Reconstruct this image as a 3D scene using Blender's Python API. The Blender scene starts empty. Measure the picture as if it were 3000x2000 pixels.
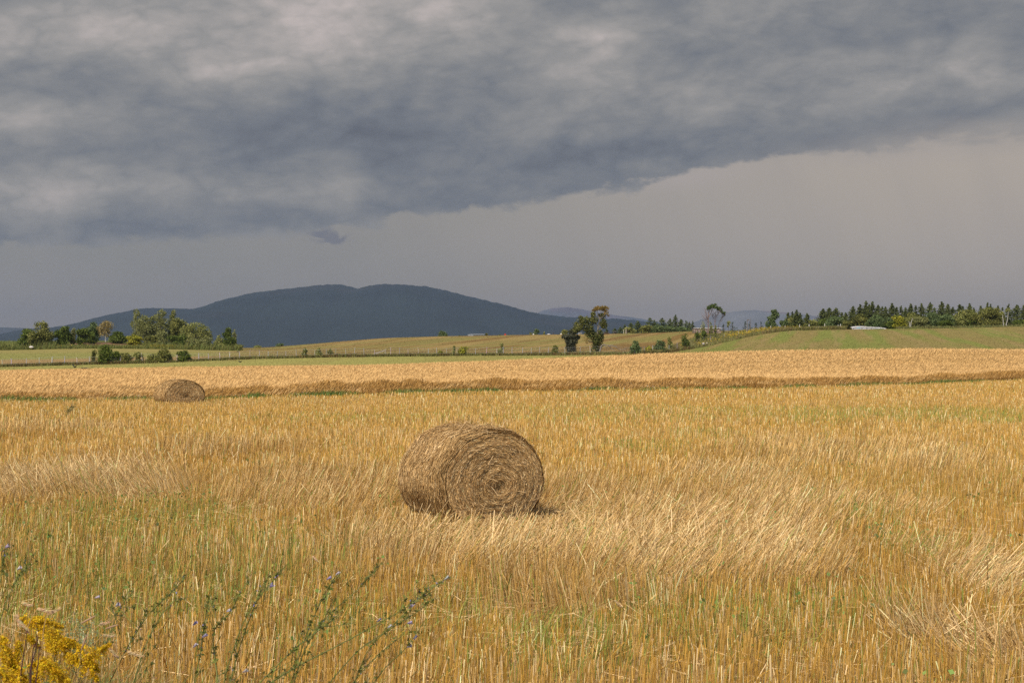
import bpy, math
import numpy as np
from mathutils import Vector
R = math.radians
rng = np.random.default_rng(11)
S = bpy.context.scene
COL = S.collection

# ------------------------------------------------------------------ camera
F = 4167.0; CH = 1.95; HR = 1050.0            # focal length in photo pixels, eye height, horizon row
cam_d = bpy.data.cameras.new('camera'); cam = bpy.data.objects.new('camera', cam_d); COL.objects.link(cam)
cam_d.sensor_width = 36; cam_d.lens = 36*F/3000; cam_d.sensor_fit = 'HORIZONTAL'
cam_d.shift_y = (HR-1000)/3000.0
cam.location = (0, 0, CH); cam.rotation_euler = (R(90), 0, 0)
cam_d.clip_start = 0.1; cam_d.clip_end = 60000
cam_d.dof.use_dof = True; cam_d.dof.focus_distance = 17.0; cam_d.dof.aperture_fstop = 11.0
S.camera = cam

# ------------------------------------------------------------------ view
S.view_settings.view_transform = 'Standard'; S.view_settings.look = 'None'
S.view_settings.exposure = 0.28; S.view_settings.gamma = 1.0
S.cycles.use_denoising = False
S.cycles.max_bounces = 6; S.cycles.diffuse_bounces = 3; S.cycles.transmission_bounces = 3
S.cycles.volume_bounces = 1; S.cycles.transparent_max_bounces = 4

def px2az(px): return math.atan((px-1500)/F)
def row2el(px, row):
    u = (px-1500)/F; v = (HR-row)/F
    return math.atan2(v, math.sqrt(1+u*u))

# ------------------------------------------------------------------ sun
SUN_EL = R(50); SUN_AZ = R(-146)               # azimuth from +Y, clockwise: high, from the left and a little behind the camera
sun_d = bpy.data.lights.new('sun', 'SUN'); sun = bpy.data.objects.new('sun', sun_d); COL.objects.link(sun)
sun_d.energy = 3.9; sun_d.angle = R(10); sun_d.color = (1.0, 0.90, 0.76)
sv = Vector((math.sin(SUN_AZ)*math.cos(SUN_EL), math.cos(SUN_AZ)*math.cos(SUN_EL), math.sin(SUN_EL)))
sun.rotation_euler = sv.to_track_quat('Z', 'Y').to_euler(); sun.location = (-20, -10, 40)

# ------------------------------------------------------------------ node helper
class NT:
    def __init__(s, tree): s.t = tree; s.n = tree.nodes; s.l = tree.links
    def node(s, ty, **kw):
        n = s.n.new(ty)
        for k, v in kw.items(): setattr(n, k, v)
        return n
    def put(s, sock, v):
        if hasattr(v, 'is_linked') or hasattr(v, 'links'): s.l.new(v, sock)
        else: sock.default_value = v
    def m(s, op, a, b=0.0, c=0.0, clamp=False):
        n = s.node('ShaderNodeMath', operation=op, use_clamp=clamp)
        s.put(n.inputs[0], a)
        if len(n.inputs) > 1: s.put(n.inputs[1], b)
        if len(n.inputs) > 2: s.put(n.inputs[2], c)
        return n.outputs[0]
    def smooth(s, v, a, b, lo=0.0, hi=1.0):
        n = s.node('ShaderNodeMapRange', interpolation_type='SMOOTHSTEP')
        s.put(n.inputs['Value'], v); n.inputs['From Min'].default_value = a; n.inputs['From Max'].default_value = b
        n.inputs['To Min'].default_value = lo; n.inputs['To Max'].default_value = hi
        return n.outputs[0]
    def mix(s, f, a, b, bt='MIX'):
        n = s.node('ShaderNodeMix', data_type='RGBA', blend_type=bt)
        s.put(n.inputs[0], f)
        s.put(n.inputs[6], a if hasattr(a, 'links') else (*a, 1.0) if len(a) == 3 else a)
        s.put(n.inputs[7], b if hasattr(b, 'links') else (*b, 1.0) if len(b) == 3 else b)
        return n.outputs[2]
    def vec(s, x, y, z):
        n = s.node('ShaderNodeCombineXYZ')
        s.put(n.inputs[0], x); s.put(n.inputs[1], y); s.put(n.inputs[2], z)
        return n.outputs[0]
    def noise(s, v, scale, detail=4, rough=0.55, dist=0.0):
        n = s.node('ShaderNodeTexNoise')
        s.l.new(v, n.inputs['Vector']); n.inputs['Scale'].default_value = scale
        n.inputs['Detail'].default_value = detail; n.inputs['Roughness'].default_value = rough
        n.inputs['Distortion'].default_value = dist
        return n.outputs[0]
def lin(r, g, b):
    f = lambda c: (c/255/12.92) if c/255 <= .04045 else ((c/255+.055)/1.055)**2.4
    return (f(r), f(g), f(b))

# ------------------------------------------------------------------ world: storm bank ahead, open sky behind the photographer
W = bpy.data.worlds.new('World'); S.world = W; W.use_nodes = True
w = NT(W.node_tree); w.n.clear()
tc = w.node('ShaderNodeTexCoord'); sep = w.node('ShaderNodeSeparateXYZ'); w.l.new(tc.outputs['Generated'], sep.inputs[0])
X_, Y_, Z_ = sep.outputs
az = w.m('ARCTAN2', X_, Y_)
el = w.m('ARCSINE', Z_)
cv = w.vec(az, w.m('MULTIPLY', el, 2.0), 0.0)                # clouds stretched sideways
shear = w.vec(w.m('ADD', az, w.m('MULTIPLY', el, 0.3)), w.m('SUBTRACT', w.m('MULTIPLY', el, 2.6), w.m('MULTIPLY', az, 0.33)), 0.7)
big = w.noise(shear, 6.5, 5, 0.55, 0.4)
mid = w.noise(cv, 15.0, 7, 0.6, 0.5)
fine = w.noise(cv, 46.0, 5, 0.6, 0.3)
def billow(v, sc, det, p):
    return w.m('POWER', w.m('MULTIPLY', w.m('ABSOLUTE', w.m('SUBTRACT', w.noise(v, sc, det, 0.5, 0.25), 0.5)), 3.2), p)
bil = w.m('ADD', w.m('MULTIPLY', billow(w.vec(az, w.m('SUBTRACT', w.m('MULTIPLY', el, 2.3), w.m('MULTIPLY', az, 0.2)), 1.3), 11.0, 2, 0.7), 0.6), w.m('MULTIPLY', billow(w.vec(az, w.m('SUBTRACT', w.m('MULTIPLY', el, 2.0), w.m('MULTIPLY', az, 0.2)), 4.1), 27.0, 3, 0.8), 0.4))
# lower edge of the cloud bank
cr = w.node('ShaderNodeFloatCurve'); c = cr.mapping.curves[0]
AZ0, AZ1, EL1 = -0.5, 0.5, 0.25
edge = [(-1200, 800), (-400, 745), (0, 733), (240, 720), (500, 705), (900, 690), (1100, 652), (1300, 617), (1500, 603), (1650, 588), (1850, 545), (2060, 505), (2350, 455), (2650, 428), (3000, 410), (3600, 380)]
pts = [((px2az(p)-AZ0)/(AZ1-AZ0), row2el(p, r)/EL1) for p, r in edge]
while len(c.points) < len(pts): c.points.new(0.5, 0.5)
for q, (a, b) in zip(c.points, sorted(pts)): q.location = (a, b); q.handle_type = 'AUTO'
cr.mapping.use_clip = False; cr.mapping.update()
w.put(cr.inputs['Value'], w.m('DIVIDE', w.m('SUBTRACT', az, AZ0), AZ1-AZ0))
e_el = w.m('MULTIPLY', cr.outputs[0], EL1)
wob = w.m('ADD', w.m('MULTIPLY', w.m('SUBTRACT', mid, 0.5), 0.034), w.m('MULTIPLY', w.m('SUBTRACT', fine, 0.5), 0.016))
dist = w.m('ADD', w.m('SUBTRACT', el, e_el), wob)           # height over the cloud edge
soft = w.m('MULTIPLY', w.smooth(az, 0.12, 0.30), 0.8)
mask = w.m('ADD', w.m('MULTIPLY', w.smooth(dist, -0.002, 0.004), w.m('SUBTRACT', 1.0, soft)), w.m('MULTIPLY', w.smooth(dist, -0.012, 0.022), soft))
def blob(px, row, rx, ry, amp, tilt=0.0):
    a0, e0 = px2az(px), row2el(px, row)
    da = w.m('SUBTRACT', az, a0); de = w.m('SUBTRACT', w.m('SUBTRACT', el, e0), w.m('MULTIPLY', da, tilt))
    a = w.m('DIVIDE', da, rx/F); e = w.m('DIVIDE', de, ry/F)
    s_ = w.m('ADD', w.m('MULTIPLY', a, a), w.m('MULTIPLY', e, e))
    return w.m('MULTIPLY', w.m('EXPONENT', w.m('MULTIPLY', s_, -1.0)), amp)
tone = w.m('ADD', w.m('MULTIPLY', w.m('SUBTRACT', big, 0.5), 0.80), w.m('MULTIPLY', w.m('SUBTRACT', mid, 0.5), 0.55))
tone = w.m('ADD', tone, w.m('MULTIPLY', w.m('SUBTRACT', bil, 0.30), 0.40))
tone = w.m('ADD', tone, w.m('MULTIPLY', w.m('SUBTRACT', fine, 0.5), 0.30))
tone = w.m('ADD', tone, 0.47)
for b in [(980, 40, 620, 95, .36), (250, 90, 330, 120, .16), (620, 240, 260, 60, .22), (0, 340, 150, 70, .30),
          (1550, 130, 420, 110, .10), (1750, 110, 90, 40, .20), (300, 520, 330, 55, .10), (650, 545, 330, 60, .14),
          (60, 480, 170, 80, .12), (1100, 520, 260, 60, .08), (1700, 300, 420, 80, .06), (2500, 250, 420, 90, .03),
          (850, 370, 720, 70, -.16), (150, 230, 420, 60, -.14), (1500, 480, 520, 60, -.16), (1000, 620, 620, 45, -.14),
          (300, 680, 420, 40, -.16), (2050, 430, 520, 55, -.14), (2600, 370, 500, 60, -.16), (1650, 40, 260, 60, -.16),
          (2300, 90, 600, 90, -.05), (2900, 180, 300, 160, -.05), (-500, 300, 500, 300, -.05)]:
    tone = w.m('ADD', tone, blob(*b, tilt=0.05))
cr1 = w.node('ShaderNodeValToRGB'); w.l.new(tone, cr1.inputs[0])
ce = cr1.color_ramp
ce.elements[0].position = -0.0; ce.elements[0].color = (*lin(99, 103, 112), 1)
ce.elements[1].position = 1.0; ce.elements[1].color = (*lin(198, 187, 183), 1)
for p, col in [(0.25, (116, 120, 127)), (0.45, (133, 134, 136)), (0.65, (152, 150, 148)), (0.82, (173, 167, 163))]:
    x = ce.elements.new(p); x.color = (*lin(*col), 1)
# clear strip below the bank: rain-grey, warmer to the right
side = w.smooth(az, -0.25, 0.36)
low = w.mix(side, lin(144, 142, 137), lin(183, 172, 159))
low = w.mix(w.m('MULTIPLY', w.smooth(el, 0.075, 0.0), 0.6), low, lin(168, 150, 134))
low = w.mix(w.m('MULTIPLY', w.smooth(w.m('ADD', big, w.m('MULTIPLY', side, .2)), 0.4, 0.75), 0.16), low, lin(170, 162, 158))
veil = w.noise(w.vec(w.m('ADD', w.m('MULTIPLY', az, 14.0), w.m('MULTIPLY', el, 5.0)), w.m('MULTIPLY', el, 2.5), 0.0), 1.6, 4, 0.6, 0.3)
low = w.mix(w.m('MULTIPLY', w.smooth(veil, 0.40, 0.80), 0.10), low, lin(118, 117, 122))
glow = w.m('ADD', blob(2020, 522, 170, 32, .5, 0.12), blob(2650, 440, 330, 40, .15, .05))
low = w.mix(w.m('MULTIPLY', glow, 1.0), low, lin(178, 168, 164))
cloudc = w.mix(mask, low, cr1.outputs[0])
# scrap of cloud hanging below the edge
scr = w.m('MULTIPLY', blob(965, 694, 40, 17, 2.2, -0.1), w.smooth(w.noise(cv, 60.0, 3, 0.5, 1.0), 0.38, 0.66))
cloudc = w.mix(w.m('MINIMUM', scr, 0.6), cloudc, lin(98, 102, 120))
sky = w.node('ShaderNodeTexSky', sky_type='NISHITA', sun_disc=False, sun_elevation=SUN_EL, sun_rotation=SUN_AZ % (2*math.pi))
sky.altitude = 200; sky.air_density = 1.0; sky.dust_density = 2.0
nis = w.node('ShaderNodeBackground'); w.l.new(sky.outputs[0], nis.inputs[0]); nis.inputs[1].default_value = 0.135
bgc = w.node('ShaderNodeBackground'); w.l.new(cloudc, bgc.inputs[0]); bgc.inputs[1].default_value = 0.83
front = w.m('MULTIPLY', w.smooth(Y_, -0.25, 0.35), w.smooth(el, 0.95, 0.5))
mx = w.node('ShaderNodeMixShader'); w.l.new(front, mx.inputs[0]); w.l.new(nis.outputs[0], mx.inputs[1]); w.l.new(bgc.outputs[0], mx.inputs[2])
wo = w.node('ShaderNodeOutputWorld'); w.l.new(mx.outputs[0], wo.inputs[0])

# ------------------------------------------------------------------ numpy noise
def vnoise(x, y, seed=0):
    x = np.asarray(x, float); y = np.asarray(y, float)
    xi = np.floor(x).astype(np.int64); yi = np.floor(y).astype(np.int64)
    fx = x-xi; fy = y-yi; fx = fx*fx*(3-2*fx); fy = fy*fy*(3-2*fy)
    def h(a, b):
        n = (a*374761393 + b*668265263 + seed*362437) & 0xffffffff
        n = ((n ^ (n >> 13))*1274126177) & 0xffffffff
        return ((n ^ (n >> 16)) & 0xffff)/65535.0
    return (h(xi, yi)*(1-fx)+h(xi+1, yi)*fx)*(1-fy) + (h(xi, yi+1)*(1-fx)+h(xi+1, yi+1)*fx)*fy
def fbm(x, y, seed=0, o=4):
    s = 0; a = 0.5; t = 0
    for k in range(o):
        s = s + a*vnoise(x*2**k, y*2**k, seed+k*7); t += a; a *= 0.5
    return s/t
def sstep(a, b, x):
    t = np.clip((x-a)/(b-a), 0, 1); return t*t*(3-2*t)

# ------------------------------------------------------------------ terrain
ST = [-700, 0, 300, 500, 650, 750, 950, 1125, 1280, 1500, 1900, 2050, 2300, 2700, 3000, 3700]
TR = {  # depth -> ground rows at the stations
 180: [1102, 1100, 1094, 1090, 1088, 1087, 1085, 1083, 1077, 1069, 1052, 1047, 1042, 1037, 1040, 1044],
 230: [1080, 1074, 1067, 1061, 1054, 1050, 1046, 1043, 1042, 1041, 1038, 1029, 1008, 1003, 1005, 1010],
 300: [1042, 1038, 1036, 1037, 1036, 1035, 1030, 1025, 1023, 1020, 1012, 998, 974, 968, 967, 970],
 330: [1024, 1023, 1019, 1022, 1025, 1028, 1023, 1014, 1011, 1008, 1001, 986, 967, 961, 957, 958],
 362: [1008, 1004, 998, 1010, 1019, 1024, 1017, 1006, 1001, 998, 991, 975, 968, 963, 959, 960],
 450: [1001, 999, 1002, 1015, 1021, 1020, 1004, 992, 987.5, 984, 977, 972, 971, 967, 963, 964]}
PXG = np.arange(-1000, 4001, 10.0)
def smooth1(a, k):
    ker = np.hanning(2*k+1); ker /= ker.sum()
    return np.convolve(np.pad(a, k, mode='edge'), ker, 'valid')
KY = [0, 112, 180, 230, 300, 330, 362, 450, 620, 1300, 4000, 40000]
KZ = [np.zeros_like(PXG), np.zeros_like(PXG)]
for d in (180, 230, 300, 330, 362, 450):
    rows = smooth1(np.interp(PXG, ST, TR[d]), 7)
    KZ.append(CH+(HR-rows)/F*d)
KZ += [KZ[-1]-5, np.full_like(PXG, -26.0), np.full_like(PXG, -55.0), np.full_like(PXG, -60.0)]
KZ = np.array(KZ); KYa = np.array(KY, float)
# monotone-ish hermite slopes in depth
SL = np.zeros_like(KZ)
dz = np.diff(KZ, axis=0)/np.diff(KYa)[:, None]
SL[1:-1] = np.where(dz[:-1]*dz[1:] > 0, 2*dz[:-1]*dz[1:]/(dz[:-1]+dz[1:]+1e-12), 0)
def gz(X, Y):
    X = np.asarray(X, float); Y = np.asarray(Y, float)
    X, Y = np.broadcast_arrays(X, Y)
    Yc = np.clip(Y, 0.0, 39999)
    px = np.clip(1500+F*X/np.maximum(Yc, 20.0), -1000, 4000)
    u = (px+1000)/10.0; i = np.clip(u.astype(int), 0, len(PXG)-2); fu = u-i
    k = np.clip(np.searchsorted(KYa, Yc, side='right')-1, 0, len(KYa)-2)
    h = KYa[k+1]-KYa[k]; t = (Yc-KYa[k])/h
    def g(A, kk): return A[kk, i]*(1-fu)+A[kk, i+1]*fu
    z0, z1, m0, m1 = g(KZ, k), g(KZ, k+1), g(SL, k), g(SL, k+1)
    z = (2*t**3-3*t**2+1)*z0+(t**3-2*t**2+t)*h*m0+(-2*t**3+3*t**2)*z1+(t**3-t**2)*h*m1
    z = z + 0.05*(fbm(X*.25, Y*.25, 3, 3)-.5)*sstep(0, 30, Yc)
    z = z + 0.5*(fbm(X*.03, Y*.03, 9, 2)-.5)*sstep(180, 300, Yc)*(1-sstep(600, 900, Yc))
    return z
def pt(px, Y, row=None):
    """world point on the ground (or at a photo row) seen in photo column px at depth Y"""
    X = (px-1500)/F*Y
    return np.array([X, Y, float(gz(X, Y)) if row is None else CH+(HR-row)/F*Y])
def hgt(px, Y, toprow): return max(0.1, CH+(HR-toprow)/F*Y - float(gz((px-1500)/F*Y, Y)))

CROP_PX = [-900, -400, 0, 300, 600, 750, 1500, 2250, 2625, 3000, 3400, 4000]
CROP_Y = [57, 58, 60, 60.5, 62.5, 67, 79, 85, 97, 121, 140, 160]
def crop_edge(px): return np.interp(px, CROP_PX, CROP_Y)
VER_PX = [-900, 0, 1800, 1900, 1950, 2050, 2150, 2250, 2350, 2600, 4000]
VER_Y = [228, 228, 228, 229, 235, 254, 279, 306, 324, 332, 338]
def verge_y(px): return np.interp(px, VER_PX, VER_Y)

# ------------------------------------------------------------------ mesh building
class MB:
    def __init__(s): s.v = []; s.f = []; s.c = []; s.n = 0
    def add(s, V, Fq, C):
        V = np.asarray(V, np.float32).reshape(-1, 3); Fq = np.asarray(Fq, np.int64)
        C = np.asarray(C, np.float32)
        if C.ndim == 1: C = np.tile(C, (len(V), 1))
        s.v.append(V); s.f.append(Fq+s.n); s.c.append(C[:, :3]); s.n += len(V)
    def build(s, name, mat, parent=None, origin=(0, 0, 0), smooth=False):
        V = np.concatenate(s.v) - np.asarray(origin, np.float32)
        C = np.concatenate(s.c)
        me = bpy.data.meshes.new(name)
        me.vertices.add(len(V)); me.vertices.foreach_set('co', V.astype(np.float32).ravel())
        idx = np.concatenate([f.ravel() for f in s.f]); tot = np.concatenate([np.full(len(f), f.shape[1]) for f in s.f])
        me.loops.add(len(idx)); me.loops.foreach_set('vertex_index', idx.astype(np.int32))
        me.polygons.add(len(tot)); me.polygons.foreach_set('loop_start', np.concatenate([[0], np.cumsum(tot)[:-1]]).astype(np.int32))
        me.polygons.foreach_set('use_smooth', np.full(len(tot), smooth))
        ca = me.color_attributes.new('hue', 'FLOAT_COLOR', 'POINT')
        ca.data.foreach_set('color', np.concatenate([C, np.ones((len(C), 1), np.float32)], 1).astype(np.float32).ravel())
        me.update(calc_edges=True); me.materials.append(mat)
        o = bpy.data.objects.new(name, me); COL.objects.link(o)
        if parent is None: o.location = origin
        else: o.parent = parent
        return o
def ribbons(mb, P, side, wid, col):
    """P (N,K,3) centre lines, side (N,3) unit, wid (N,K) or (K,), col (N,3)"""
    N, K, _ = P.shape
    wid = np.broadcast_to(np.asarray(wid, float), (N, K))
    off = side[:, None, :]*wid[:, :, None]*0.5
    V = np.stack([P-off, P+off], 2).reshape(-1, 3)
    b = (np.arange(N)*K*2)[:, None]+(np.arange(K-1)*2)[None]
    Fq = np.stack([b, b+1, b+3, b+2], -1).reshape(-1, 4)
    mb.add(V, Fq, np.repeat(col, K*2, axis=0))
def prisms(mb, A, B, r, col):
    """three-sided straws from A to B"""
    N = len(A); d = B-A; d = d/np.linalg.norm(d, axis=1, keepdims=True)
    h = np.cross(d, np.array([0.3, 0.9, 0.1])); h /= np.linalg.norm(h, axis=1, keepdims=True); k = np.cross(d, h)
    ph = rng.uniform(0, 2, N); vs = []
    for j in range(3):
        o = (np.cos(ph+j*2.094)[:, None]*h+np.sin(ph+j*2.094)[:, None]*k)*r[:, None]
        vs += [A+o, B+o*0.9]
    V = np.stack(vs, 1).reshape(-1, 3); b = (np.arange(N)*6)[:, None]
    Fq = np.concatenate([b+np.array([[0, 2, 3, 1]]), b+np.array([[2, 4, 5, 3]]), b+np.array([[4, 0, 1, 5]])])
    mb.add(V, Fq, np.repeat(col, 6, axis=0))
def tube(mb, pts_, rad, col, n=6):
    P = np.asarray(pts_, float); rad = np.broadcast_to(np.asarray(rad, float), (len(P),)); K = len(P)
    T = np.gradient(P, axis=0); T /= np.linalg.norm(T, axis=1, keepdims=True)+1e-9
    ref = np.array([0.21, 0.97, 0.13]); h = np.cross(T, ref); h /= np.linalg.norm(h, axis=1, keepdims=True); k = np.cross(T, h)
    a = np.arange(n)*2*math.pi/n
    V = (P[:, None]+rad[:, None, None]*(np.cos(a)[None, :, None]*h[:, None]+np.sin(a)[None, :, None]*k[:, None])).reshape(-1, 3)
    f = [[i*n+j, i*n+(j+1) % n, (i+1)*n+(j+1) % n, (i+1)*n+j] for i in range(K-1) for j in range(n)]
    V = np.concatenate([V, P[-1:]+T[-1:]*rad[-1]*.3]); mb.add(V, f, col)
    mb.f.append(np.array([[(K-1)*n+j, (K-1)*n+(j+1) % n, K*n] for j in range(n)])+mb.n-len(V))
def box(mb, lo, hi, col, rot=0.0, cen=(0, 0)):
    x0, y0, z0 = lo; x1, y1, z1 = hi
    V = np.array([[x, y, z] for z in (z0, z1) for x, y in ((x0, y0), (x1, y0), (x1, y1), (x0, y1))], float)
    if rot:
        c, s = math.cos(rot), math.sin(rot); x = V[:, 0]-cen[0]; y = V[:, 1]-cen[1]
        V[:, 0] = cen[0]+c*x-s*y; V[:, 1] = cen[1]+s*x+c*y
    mb.add(V, [[3, 2, 1, 0], [4, 5, 6, 7], [0, 1, 5, 4], [1, 2, 6, 5], [2, 3, 7, 6], [3, 0, 4, 7]], col)
def unit(v): return v/(np.linalg.norm(v, axis=-1, keepdims=True)+1e-9)
def rdir(n): return unit(rng.normal(size=(n, 3)))
def quads(mb, Cn, size, col, up=0.0, aspect=0.6):
    """free leaf faces round centres"""
    N = len(Cn); a = rdir(N); a[:, 2] += up; a = unit(a); b = unit(np.cross(a, rdir(N)))
    s = np.broadcast_to(np.asarray(size, float), (N,))[:, None]
    V = np.stack([Cn-a*s*.5, Cn+b*s*aspect*.5, Cn+a*s*.5, Cn-b*s*aspect*.5], 1).reshape(-1, 3)
    mb.add(V, np.arange(N*4).reshape(-1, 4), np.repeat(col, 4, axis=0))
def vary(col, n, amt=0.25, hue=0.08):
    c = np.tile(np.asarray(col, float), (n, 1))*(1+rng.normal(0, amt, (n, 1)))
    return np.clip(c*(1+rng.normal(0, hue, (n, 3))), 0.004, 0.95)
def between(a, b, t): t = np.asarray(t)[:, None]; return np.asarray(a)[None]*(1-t)+np.asarray(b)[None]*t

def tag(o, label=None, cat=None, group=None, kind=None):
    if label: o['label'] = label
    if cat: o['category'] = cat
    if group: o['group'] = group
    if kind: o['kind'] = kind
    return o
def thing(name, loc, label, cat, group=None):
    o = bpy.data.objects.new(name, None); COL.objects.link(o); o.location = [float(q) for q in loc]; o.empty_display_size = 0.3
    return tag(o, label, cat, group)

# ------------------------------------------------------------------ materials
def amat(name, rough=0.8, trans=0.0, nscale=0.0, namt=0.0, bump=0.0, bscale=5.0, spec=0.15, stretch=None, nscale2=0, namt2=0):
    m = bpy.data.materials.new(name); m.use_nodes = True; t = NT(m.node_tree); t.n.clear()
    at = t.node('ShaderNodeAttribute', attribute_name='hue'); colr = at.outputs['Color']
    geo = t.node('ShaderNodeNewGeometry'); pos = geo.outputs['Position']
    if stretch:
        mp = t.node('ShaderNodeMapping'); t.l.new(pos, mp.inputs[0]); mp.inputs['Scale'].default_value = stretch; pos = mp.outputs[0]
    for sc, am in ((nscale, namt), (nscale2, namt2)):
        if am:
            n = t.noise(pos, sc, 5, 0.6)
            f = t.m('ADD', t.m('MULTIPLY', t.m('SUBTRACT', n, 0.5), am*2), 1.0)
            vm = t.node('ShaderNodeVectorMath', operation='SCALE'); t.l.new(colr, vm.inputs[0]); t.l.new(f, vm.inputs['Scale']); colr = vm.outputs[0]
    p = t.node('ShaderNodeBsdfPrincipled'); t.l.new(colr, p.inputs['Base Color'])
    p.inputs['Roughness'].default_value = rough; p.inputs['Specular IOR Level'].default_value = spec
    if bump:
        n = t.noise(pos, bscale, 4, 0.6); bp = t.node('ShaderNodeBump'); bp.inputs['Strength'].default_value = bump
        bp.inputs['Distance'].default_value = 0.1; t.l.new(n, bp.inputs['Height']); t.l.new(bp.outputs[0], p.inputs['Normal'])
    out = t.node('ShaderNodeOutputMaterial'); sh = p.outputs[0]
    if trans:
        tr = t.node('ShaderNodeBsdfTranslucent'); t.l.new(colr, tr.inputs[0])
        ms = t.node('ShaderNodeMixShader'); ms.inputs[0].default_value = trans; t.l.new(sh, ms.inputs[1]); t.l.new(tr.outputs[0], ms.inputs[2]); sh = ms.outputs[0]
    t.l.new(sh, out.inputs[0]); return m
M_GROUND = amat('field_soil_and_stubble', 0.95, nscale=3.0, namt=0.22, bump=0.5, bscale=6.0, spec=0.05, nscale2=0.5, namt2=0.12)
M_STRAW = amat('dry_straw', 0.55, 0.22, spec=0.3, nscale=1.2, namt=0.06)
M_CROP = amat('ripe_oats', 0.7, 0.30, spec=0.15, nscale=0.3, namt=0.07)
M_GREEN = amat('green_blades', 0.6, 0.35, spec=0.25, nscale=2, namt=0.1)
M_LEAF = amat('leaves', 0.65, 0.30, spec=0.2, nscale=0.8, namt=0.22)
M_BARK = amat('bark', 0.9, nscale=6, namt=0.3, bump=0.4, spec=0.1)
M_WOOD = amat('weathered_wood', 0.85, nscale=8, namt=0.25, spec=0.1)
M_HAY = amat('hay', 0.75, 0.12, nscale=2.5, namt=0.16, spec=0.12)
M_HILL = amat('forested_slope', 1.0, nscale=0.004, namt=0.22, spec=0.0, nscale2=0.03, namt2=0.30, bump=0.0)
M_FLOWER = amat('petals', 0.6, 0.35, spec=0.1, nscale=30, namt=0.12)
M_PAINT = amat('painted_metal', 0.5, nscale=2, namt=0.1, spec=0.3)
M_STONE = amat('boulder_stone', 0.9, nscale=3, namt=0.25, bump=0.4, spec=0.15)
M_FEATHER = amat('black_feathers', 0.6, nscale=20, namt=0.2, spec=0.3)

# ------------------------------------------------------------------ ground sheet
PALE = np.array([.33, .30, .085]); BROWN = np.array([.27, .165, .05]); GREEN = np.array([.19, .23, .045]); TAN = np.array([.34, .225, .085])
def ground_color(X, Y):
    px = 1500+F*X/np.maximum(Y, 1.0); n = X.shape
    c = np.zeros(n+(3,)); f1 = fbm(X*.2, Y*.2, 21); f2 = fbm(X*.9, Y*.9, 5)
    def lay(col, m_):
        nonlocal c
        m_ = np.asarray(m_)[..., None]; c = c*(1-m_)+np.asarray(col)*m_
    one = np.ones(n)
    lay([.30, .19, .075], one)
    lay([.15, .15, .04], sstep(.5, .75, f1)*.5)
    ce_ = crop_edge(px)
    # swath lines across the fields, running away to the right
    s1 = .97*X-.22*Y; s2 = .22*X+.97*Y
    st = fbm(s1*.42, s2*.014, 31, 4); st2 = fbm(s1*1.1, s2*.03, 37, 3)
    lay(PALE, sstep(0, 3, Y-ce_-25))
    lay(np.array([.30, .235, .075]), sstep(0, 3, Y-ce_-25)*sstep(.45, .65, st)*.4)
    vy = verge_y(px)
    beyond = sstep(0, 1.5, Y-vy)
    cen = sstep(560, 820, px)
    lay(TAN, beyond*(1-cen)*(1-sstep(268, 274, Y)))
    lay([.275, .26, .075], beyond*(1-cen)*sstep(268, 274, Y))
    lay([.33, .25, .09], beyond*(1-cen)*sstep(300, 318, Y)*.5)
    hill = beyond*cen*(1-sstep(2060, 2200, px))
    lay([.29, .215, .075], hill)
    lay(BROWN*.86, hill*sstep(.48, .62, st)*.9)
    lay([.20, .12, .05], hill*sstep(.56, .62, st2)*sstep(.47, .58, st)*.6)
    lay([.24, .22, .06], hill*sstep(.55, .42, st)*.6)
    lay([.36, .25, .09], hill*sstep(.60, .68, fbm(s1*.3, s2*.01, 77, 2))*.7)
    # right hand green slope (in front of the verge line there)
    rt = sstep(1880, 1960, px)*sstep(150, 182, Y)*(1-sstep(0, 2, Y-vy))
    rt = np.maximum(rt, sstep(2250, 2350, px)*sstep(182, 190, Y))
    lay([.245, .22, .06], rt)
    lay([.28, .205, .075], rt*sstep(.44, .60, st)*.6)
    lay([.20, .235, .05], rt*sstep(.52, .36, st)*.6)
    lay([.19, .25, .05], rt*sstep(205, 182, Y)*sstep(.35, .6, f1+.12*(px > 2700))*.4)
    lay([.34, .24, .10], rt*sstep(.58, .66, st2)*.5)
    wy = np.interp(px, [1880, 1950, 2050, 2150, 2300, 2480], [2, 12, 75, 75, 30, 6]); lay([.16, .16, .045], sstep(1860, 1900, px)*sstep(2520, 2460, px)*sstep(0, 1, Y-vy)*sstep(3, 0, Y-vy-wy)*(Y > 200))
    # overgrown mound with a bare bank on the left
    md = sstep(326, 333, Y)*(1-sstep(600, 720, px))
    lay([.13, .15, .035], md)
    bx = (px-305)/150.0; by = (Y-343)/9.0
    bare = sstep(1.1, .7, bx*bx+by*by+(f2-.5)*.5)
    lay([.20, .115, .065], bare*(px < 900)); lay([.28, .18, .11], bare*(px < 900)*sstep(.5, .65, f2))
    lay([.10, .06, .04], bare*(px < 900)*sstep(.5, .8, by+.3*f2)*.8)
    lay([.06, .075, .03], sstep(455, 480, Y))
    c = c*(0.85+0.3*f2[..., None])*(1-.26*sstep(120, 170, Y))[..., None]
    return c
pxs = np.concatenate([np.arange(-1000, -200, 50.), np.arange(-200, 3200, 8.), np.arange(3200, 4001, 50.)])
ys = np.concatenate([np.arange(0.0, 60, 1.0), np.arange(60, 180, 2.0), np.arange(180, 370, 1.2), np.arange(370, 470, 2.5), np.geomspace(475, 15000, 45)])
PX, YY = np.meshgrid(pxs, ys)
XX = (PX-1500)/F*np.maximum(YY, 20.0)
WID = XX.copy()
ZZ = gz(WID, YY)
XX2 = WID
g = MB(); nr, nc = PX.shape
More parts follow.
